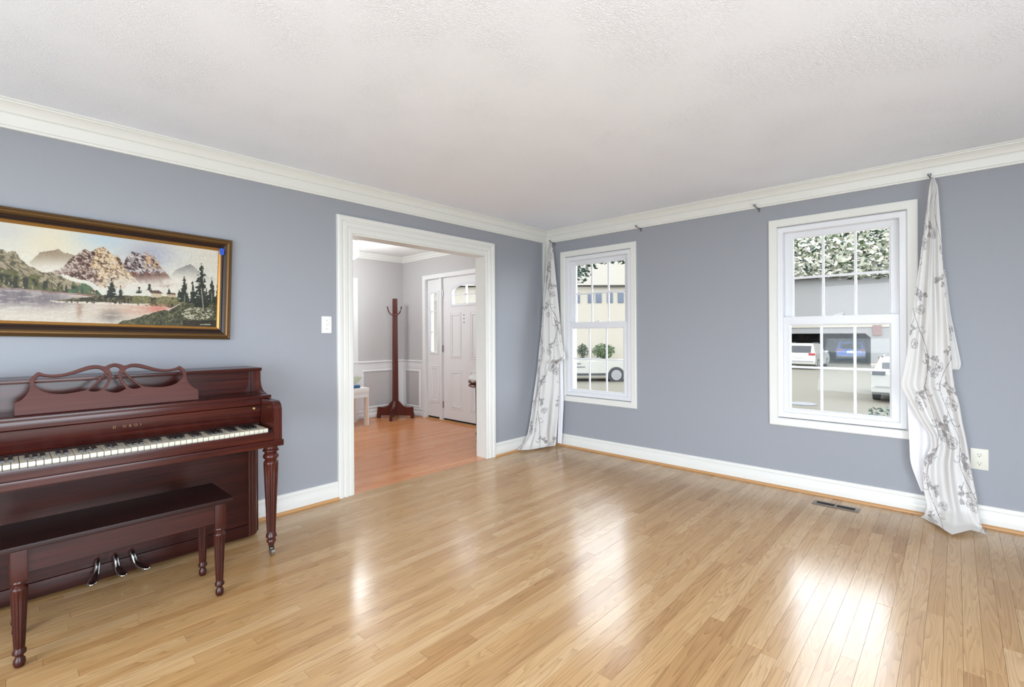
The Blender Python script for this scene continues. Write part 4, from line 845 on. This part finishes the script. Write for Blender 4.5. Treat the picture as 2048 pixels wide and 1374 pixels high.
obj('seat_rim', lathe(nb(), [(.17, .665), (.19, .67), (.198, .682), (.19, .695), (.176, .702), (.176, .71), (.196, .716), (.2, .73), (.19, .742), (.16, .744)], (sx_, sy_, 0), 32), 'rack_wood', so, smooth=40)
for k in range(4):
    a = YAW + PI + k * PI / 2 ; lx, ly = sx_ + .098 * math.cos(a), sy_ + .098 * math.sin(a)
    obj('leg', lathe(nb(), [(.006, 0), (.012, .01), (.014, .05), (.01, .07), (.016, .11), (.018, .13), (.012, .15), (.014, .4), (.018, .665)], (lx, ly, 0), 14), 'dark_metal', so, smooth=50)
lp = thing('ceiling_lamp', (-5.71, 3.08, FC), 'white pear-shaped glass lamp on the hall ceiling beside the doorway jamb', 'ceiling lamp')
obj('canopy', lathe(nb(), [(.085, FC - .022), (.088, FC - .012), (.08, FC)], (-5.71, 3.08, 0), 28), 'steel', lp, smooth=40)
ms = mat('lamp_glass', rgb(250, 248, 240), .3); prin(ms).inputs['Emission Color'].default_value = (1, .96, .9, 1); prin(ms).inputs['Emission Strength'].default_value = 2.5
obj('glass_shade', lathe(nb(), [(.02, FC - .27), (.06, FC - .262), (.1, FC - .235), (.118, FC - .2), (.116, FC - .165), (.098, FC - .12), (.074, FC - .08), (.068, FC - .06), (.078, FC - .04), (.082, FC - .022)], (-5.71, 3.08, 0), 32), 'lamp_glass', lp, smooth=60)

pl = bpy.data.lights.new('hall_bulb', 'POINT'); pl.energy = 37; pl.shadow_soft_size = .12; pl.color = (.9, .96, 1.0)
po_ = bpy.data.objects.new('hall_bulb', pl); COL.objects.link(po_); po_.location = (-5.71, 3.08, FC - .42)
# ================================================================ outdoors (x right, y away as seen across the drive)
GZ = -1.1
def ext(x, d, z=GZ): return (math.cos(YAW) * x - math.sin(YAW) * d, math.sin(YAW) * x + math.cos(YAW) * d, z)
tag(obj('driveway', B1(-70, 70, -60, 90, GZ - .2, GZ), 'paving'), 'pale sunlit concrete drive outside the windows', 'driveway', kind='structure')
TURN = math.radians(33.69)
h1 = thing('garage_house', ext(24, 36), 'pale house with an open dark garage across the drive', 'house', rotz=YAW - TURN)
bm = nb(); gx0, gx1, gt = -4.2, 2.43, 2.3
box(bm, -8, gx0, 0, .3, 0, 6.6); box(bm, gx1, 11, 0, .3, 0, 6.6); box(bm, gx0, gx1, 0, .3, gt, 6.6)
prism(bm, [(gx1 - .32, gt), (gx1, gt), (gx1, gt - .32)], lambda p, q, t: (p, t, q), 0, .3)
obj('facade', bm, 'siding_white', h1, local=True)
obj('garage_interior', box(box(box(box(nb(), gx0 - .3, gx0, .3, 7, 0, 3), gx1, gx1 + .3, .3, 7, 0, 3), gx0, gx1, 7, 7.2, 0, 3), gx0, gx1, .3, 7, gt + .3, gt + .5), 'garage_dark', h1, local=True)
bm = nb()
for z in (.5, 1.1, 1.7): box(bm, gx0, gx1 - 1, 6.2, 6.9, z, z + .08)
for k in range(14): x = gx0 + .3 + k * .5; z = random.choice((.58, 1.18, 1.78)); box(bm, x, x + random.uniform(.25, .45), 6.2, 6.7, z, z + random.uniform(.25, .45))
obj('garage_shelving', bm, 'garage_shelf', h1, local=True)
obj('band_board', B1(-8, 11, -.06, 0, gt + .45, gt + .62), 'siding_beige', h1, local=True)
obj('roof', prism(nb(), [(-.6, 6.5), (5, 9.5), (10, 6.5)], lambda p, q, t: (t, p, q), -8.6, 11.6), 'roof_pale', h1, local=True)
obj('brick_panel', B1(2.53, 3.05, -.08, 0, 2.15, 2.9), 'brick_far', h1, local=True)
h2 = thing('beige_house', ext(6, 33), 'plain beige house with a row of small upper windows seen through the far window', 'house', rotz=YAW)
obj('facade', B1(-24, 4, 0, 8, 0, 5.65), 'siding_beige', h2, local=True)
obj('fascia', B1(-.45, 4.2, -.25, 0, 5.62, 5.72), 'gutter', h2, local=True)
obj('roof', prism(nb(), [(-.3, 5.7), (4, 10.5), (8.3, 5.7)], lambda p, q, t: (t, p, q), -24.3, 4.3), 'roof_pale', h2, local=True)
for x in (-1.5, -.55, .0, .77, 1.52): 
    wn = obj('window', B1(x - .2, x + .2, -.04, .02, 4.5, 5.2), 'far_glass', h2, local=True)
obj('retaining_wall', B1(-6, 4, -2.5, -2.1, 0, .72), 'siding_beige', h2, local=True); obj('planting_bed', B1(-6, 4, -2.1, 0, 0, .66), 'siding_beige', h2, local=True)
def leaves(bm, c, rad, n, size, bottom=None, shell=.4, mats=1):
    for i in range(n):
        while True:
            p = Vector((random.uniform(-1, 1), random.uniform(-1, 1), random.uniform(-1, 1)))
            if shell < p.length < 1: break
        q = Vector((c[0] + p.x * rad[0], c[1] + p.y * rad[1], c[2] + p.z * rad[2]))
        if bottom is not None and q.z < bottom: q.z = bottom + random.uniform(0, .4)
        a = Vector((random.gauss(0, 1), random.gauss(0, 1), random.gauss(0, .6))).normalized(); b = a.cross(Vector((random.gauss(0, 1), random.gauss(0, 1), random.gauss(0, 1)))).normalized()
        s = size * random.uniform(.6, 1.3); vs = [bm.verts.new(q + a * s * i_ + b * s * .45 * j_) for i_, j_ in ((-.5, 0), (0, .5), (.5, 0), (0, -.5))]
        f = bm.faces.new(vs); f.material_index = random.randrange(mats)
    return bm
def foliage(name, bm, ms, parent):
    me = bpy.data.meshes.new(name); bm.to_mesh(me); bm.free()
    for x in ms: me.materials.append(MATS[x])
    o = bpy.data.objects.new(name, me); COL.objects.link(o); o.parent = parent; o['kind'] = 'stuff'; return o
t1 = thing('flowering_tree', ext(13.6, 13), 'white flowering tree in front of the pale house', 'tree', rotz=YAW)
obj('trunk', tube(nb(), [(0, 0, 0), (.05, 0, 1.5), (-.1, .1, 3), (-.6, .1, 4.4)], [.16, .14, .11, .05], 10), 'bark', t1, local=True)
for k, (bx, by, bz) in enumerate(((-3.6, 0, 5.0), (-2.5, .6, 5.1), (1.6, .2, 4.6), (-3.2, -.4, 4.9), (.6, -.7, 4.8))): obj('branch', tube(nb(), [(0, 0, 2.6), (bx * .4, by * .4, 2.6 + (bz - 2.6) * .5), (bx, by, bz)], [.07, .05, .02], 7), 'bark', t1, local=True)
foliage('foliage', leaves(nb(), (-4.4, .2, 4.75), (4.4, 1.2, .95), 3000, .17, 3.83, .1, 3), ['leaf_green', 'leaf_light', 'leaf_deep'], t1)
foliage('blossoms', leaves(nb(), (-4.4, -.3, 4.75), (4.4, 1.3, .95), 3800, .18, 3.86, .2, 1), ['blossom'], t1)
t2 = thing('green_tree', ext(.2, 12), 'dark green tree hanging over the top of the far window view', 'tree', rotz=YAW)
obj('trunk', tube(nb(), [(0, 0, 0), (.05, 0, 1.5), (0, .1, 3), (.3, .1, 4.4)], [.18, .15, .12, .05], 10), 'bark', t2, local=True)
obj('branch', tube(nb(), [(0, 0, 3), (1.2, 0, 4.2), (3, 0, 4.6)], [.07, .05, .02], 7), 'bark', t2, local=True)
foliage('foliage', leaves(leaves(nb(), (1.05, 0, 4.3), (.95, .6, .8), 1500, .13, None, .2, 2), (2.5, 0, 4.55), (1.3, .5, .45), 900, .13, 4.1, .1, 2), ['leaf_green', 'leaf_deep'], t2)
def shrub(x, d, z, r_, n, size, label, ms, name='shrub'):
    s = thing(name, ext(x, d, z), label, 'shrub', rotz=YAW)
    bm = nb()
    for k in range(7): a = random.uniform(0, 6.28); tube(bm, [(0, 0, 0), (.3 * r_[0] * math.cos(a), .3 * r_[1] * math.sin(a), r_[2] * .8), (.7 * r_[0] * math.cos(a), .7 * r_[1] * math.sin(a), r_[2] * 1.6)], [.02, .015, .006], 5)
    obj('stems', bm, 'bark', s, local=True)
    foliage('foliage', leaves(nb(), (0, 0, r_[2] * 1.05), r_, n, size, .02, .2, len(ms)), ms, s)
shrub(6.05, 31.6, GZ + .68, (.75, .6, .52), 900, .16, 'round bright green shrub before the beige house', ['leaf_light', 'leaf_green'])
shrub(4.7, 31.9, GZ + .68, (.38, .5, .5), 350, .16, 'sparse shrub at the left end before the beige house', ['leaf_green', 'bark'])
shrub(1.62, 7.1, GZ, (.26, .3, .72), 1500, .06, 'dark green shrub just outside the far window', ['leaf_green', 'leaf_deep'])
shrub(5.5, 7.1, GZ, (.36, .35, .62), 1700, .07, 'dark green shrub just outside the near window', ['leaf_green', 'leaf_deep'])
shrub(25.9, 31.3, GZ, (.5, .4, .3), 500, .14, 'low green plant at the foot of the rocks by the garage', ['leaf_green', 'leaf_light'])
for k, (x, z, s) in enumerate(((24.75, .35, .36), (25.65, .3, .38), (26.6, .35, .4), (25.2, .95, .3), (26.15, 1.0, .33))):
    bm = nb(); bmesh.ops.create_icosphere(bm, subdivisions=2, radius=1)
    for v in bm.verts: v.co *= (.8 + .35 * random.random()); v.co = (v.co.x * s * 1.2, v.co.y * s * .7, v.co.z * s * .6 + s * .5)
    o = tag(obj('boulder', bm, 'rock_tan', local=True), ['tan boulder at the left foot of the rock pile by the garage', 'tan boulder in the middle of the rock pile foot by the garage', 'large tan boulder at the right foot of the rock pile by the garage', 'upper left tan boulder of the rock pile by the garage', 'upper right tan boulder of the rock pile by the garage'][k], 'boulder', 'boulders by the garage')
    o.location = ext(x, 32.4, GZ + (0 if z < .5 else .47)); o.rotation_euler = (0, 0, YAW)
def car(name, label, loc, rotz, paintm, L_=4.6, Wd=1.85, Ht=1.68, lamp='tail_red'):
    """hatchback / SUV: rear at y=0 towards the viewer, nose at y=L_"""
    c = thing(name, loc, label, 'car', rotz=rotz); hw = Wd / 2
    body = [(0, .38), (.02, .95), (.12, 1.02), (3.2, 1.02), (4.3, .9), (L_, .68), (L_, .38), (4.2, .25), (.25, .25)]
    top = [(.1, 1.0), (.42, Ht - .06), (.7, Ht), (2.3, Ht - .03), (3.25, 1.02)]
    obj('body', prism(nb(), body, lambda p, q, t: (t, p, q), -hw, hw), paintm, c, local=True)
    bm = nb(); lo_ = [bm.verts.new((s * (hw - .02 if z < 1.05 else hw - .2), y, z)) for s in (-1, 1) for y, z in top]
    n = len(top); bm.faces.new(lo_[:n]); bm.faces.new(lo_[n:][::-1])
    for i in range(n): bm.faces.new((lo_[i], lo_[(i + 1) % n], lo_[n + (i + 1) % n], lo_[n + i]))
    cab = obj('cabin', bm, paintm, c, local=True)
    obj('rear_window', prism(nb(), [(.125, 1.1), (.36, Ht - .16), (.33, Ht - .16), (.1, 1.1)], lambda p, q, t: (t, p, q), -hw + .28, hw - .28), 'car_glass', cab, local=True)
    for s in (-1, 1):
        bm = nb(); f = [(.55, 1.08, .075), (.75, Ht - .12, .2), (2.2, Ht - .14, .2), (2.95, 1.08, .075)]
        bm.faces.new([bm.verts.new((s * (hw - i_ + .012), y, z)) for y, z, i_ in f]); obj('side_window', bm, 'car_glass', cab, local=True)
        obj('tail_light', B1(min(s * hw * .98, s * (hw - .38)), max(s * hw * .98, s * (hw - .38)), -.02, .1, .92, 1.06, bev=.02), lamp, c, local=True)
        obj('door_mirror', B1(min(s * (hw + .02), s * (hw + .2)), max(s * (hw + .02), s * (hw + .2)), 2.75, 2.9, 1.0, 1.15, bev=.03), paintm, c, local=True)
        for y in (.85, L_ - .9):
            w_ = tube(nb(), [(s * (hw - .2), y, .33), (s * (hw + .01), y, .33)], .33, 20); wo = obj('wheel', w_, 'tyre', c, local=True); obj('rim', tube(nb(), [(s * (hw - .02), y, .33), (s * (hw + .025), y, .33)], .22, 16), 'wheel_alloy', wo, local=True)
    obj('rear_bumper', B1(-hw, hw, -.08, .1, .34, .56, bev=.03), 'car_trim' if paintm != 'car_white' else paintm, c, local=True)
    obj('bumper_strip', B1(-hw + .1, hw - .1, -.09, -.07, .5, .56), 'wheel_alloy', c, local=True)
    obj('number_plate', B1(-.25, .25, -.03, .0, .78, .93), 'plate_white', c, local=True)
    obj('roof_rail', box(box(nb(), -hw + .25, -hw + .29, .6, 2.3, Ht, Ht + .05), hw - .29, hw - .25, .6, 2.3, Ht, Ht + .05), 'car_trim', cab, local=True)
    return c
car('car', 'blue hatchback with red tail lights parked inside the dark garage', (lambda o_, a_: (o_[0] + math.cos(a_) * 1.3 - math.sin(a_) * 2.2, o_[1] + math.sin(a_) * 1.3 + math.cos(a_) * 2.2, GZ))(ext(24, 36), YAW - TURN), YAW - TURN, 'car_blue')
car('car', 'white estate car parked left of the open garage', ext(18.6, 31.0), YAW - math.radians(43), 'car_white')
car('car', 'white car at the right edge of the near window view', ext(12.95, 15.7), YAW - math.radians(41), 'car_white', Ht=1.5, lamp='car_trim')
tk = thing('pickup_truck', ext(4.3, 23.6), 'white pickup truck side on below the beige house, its wheel showing', 'truck', rotz=YAW)
obj('body', box(box(nb(), -4.4, 2.0, 0, 1.9, .42, 1.0), -4.4, -1.6, .1, 1.8, 1.0, 1.12), 'car_white', tk, local=True)
obj('trim_strip', box(nb(), -4.4, -.9, -.02, 0, .88, .91), 'car_trim', tk, local=True); obj('trim_strip', box(nb(), -4.4, -.7, -.02, 0, .72, .75), 'car_trim', tk, local=True)
obj('rocker', box(nb(), -4.4, 2.0, .02, 1.88, .3, .42), 'car_trim', tk, local=True)
for x in (.84, -3.0):
    obj('wheel_arch', tube(nb(), [(x, -.012, .33), (x, .2, .33)], .4, 24), 'car_trim', tk, local=True); wo = obj('wheel', tube(nb(), [(x, -.03, .33), (x, .22, .33)], .33, 24), 'tyre', tk, local=True); obj('rim', tube(nb(), [(x, -.05, .33), (x, 0, .33)], .26, 20), 'wheel_alloy', wo, local=True)
dr = tag(obj('drain_cover', lathe(nb(), [(.42, 0), (.42, .012), (.4, .02)], (0, 0, 0), 24), 'car_trim', local=True), 'dark round cover set in the concrete drive', 'drain cover'); dr.location = ext(9.65, 15.9)
for o in list(bpy.data.objects):
    if 'off' in o: del o['off']
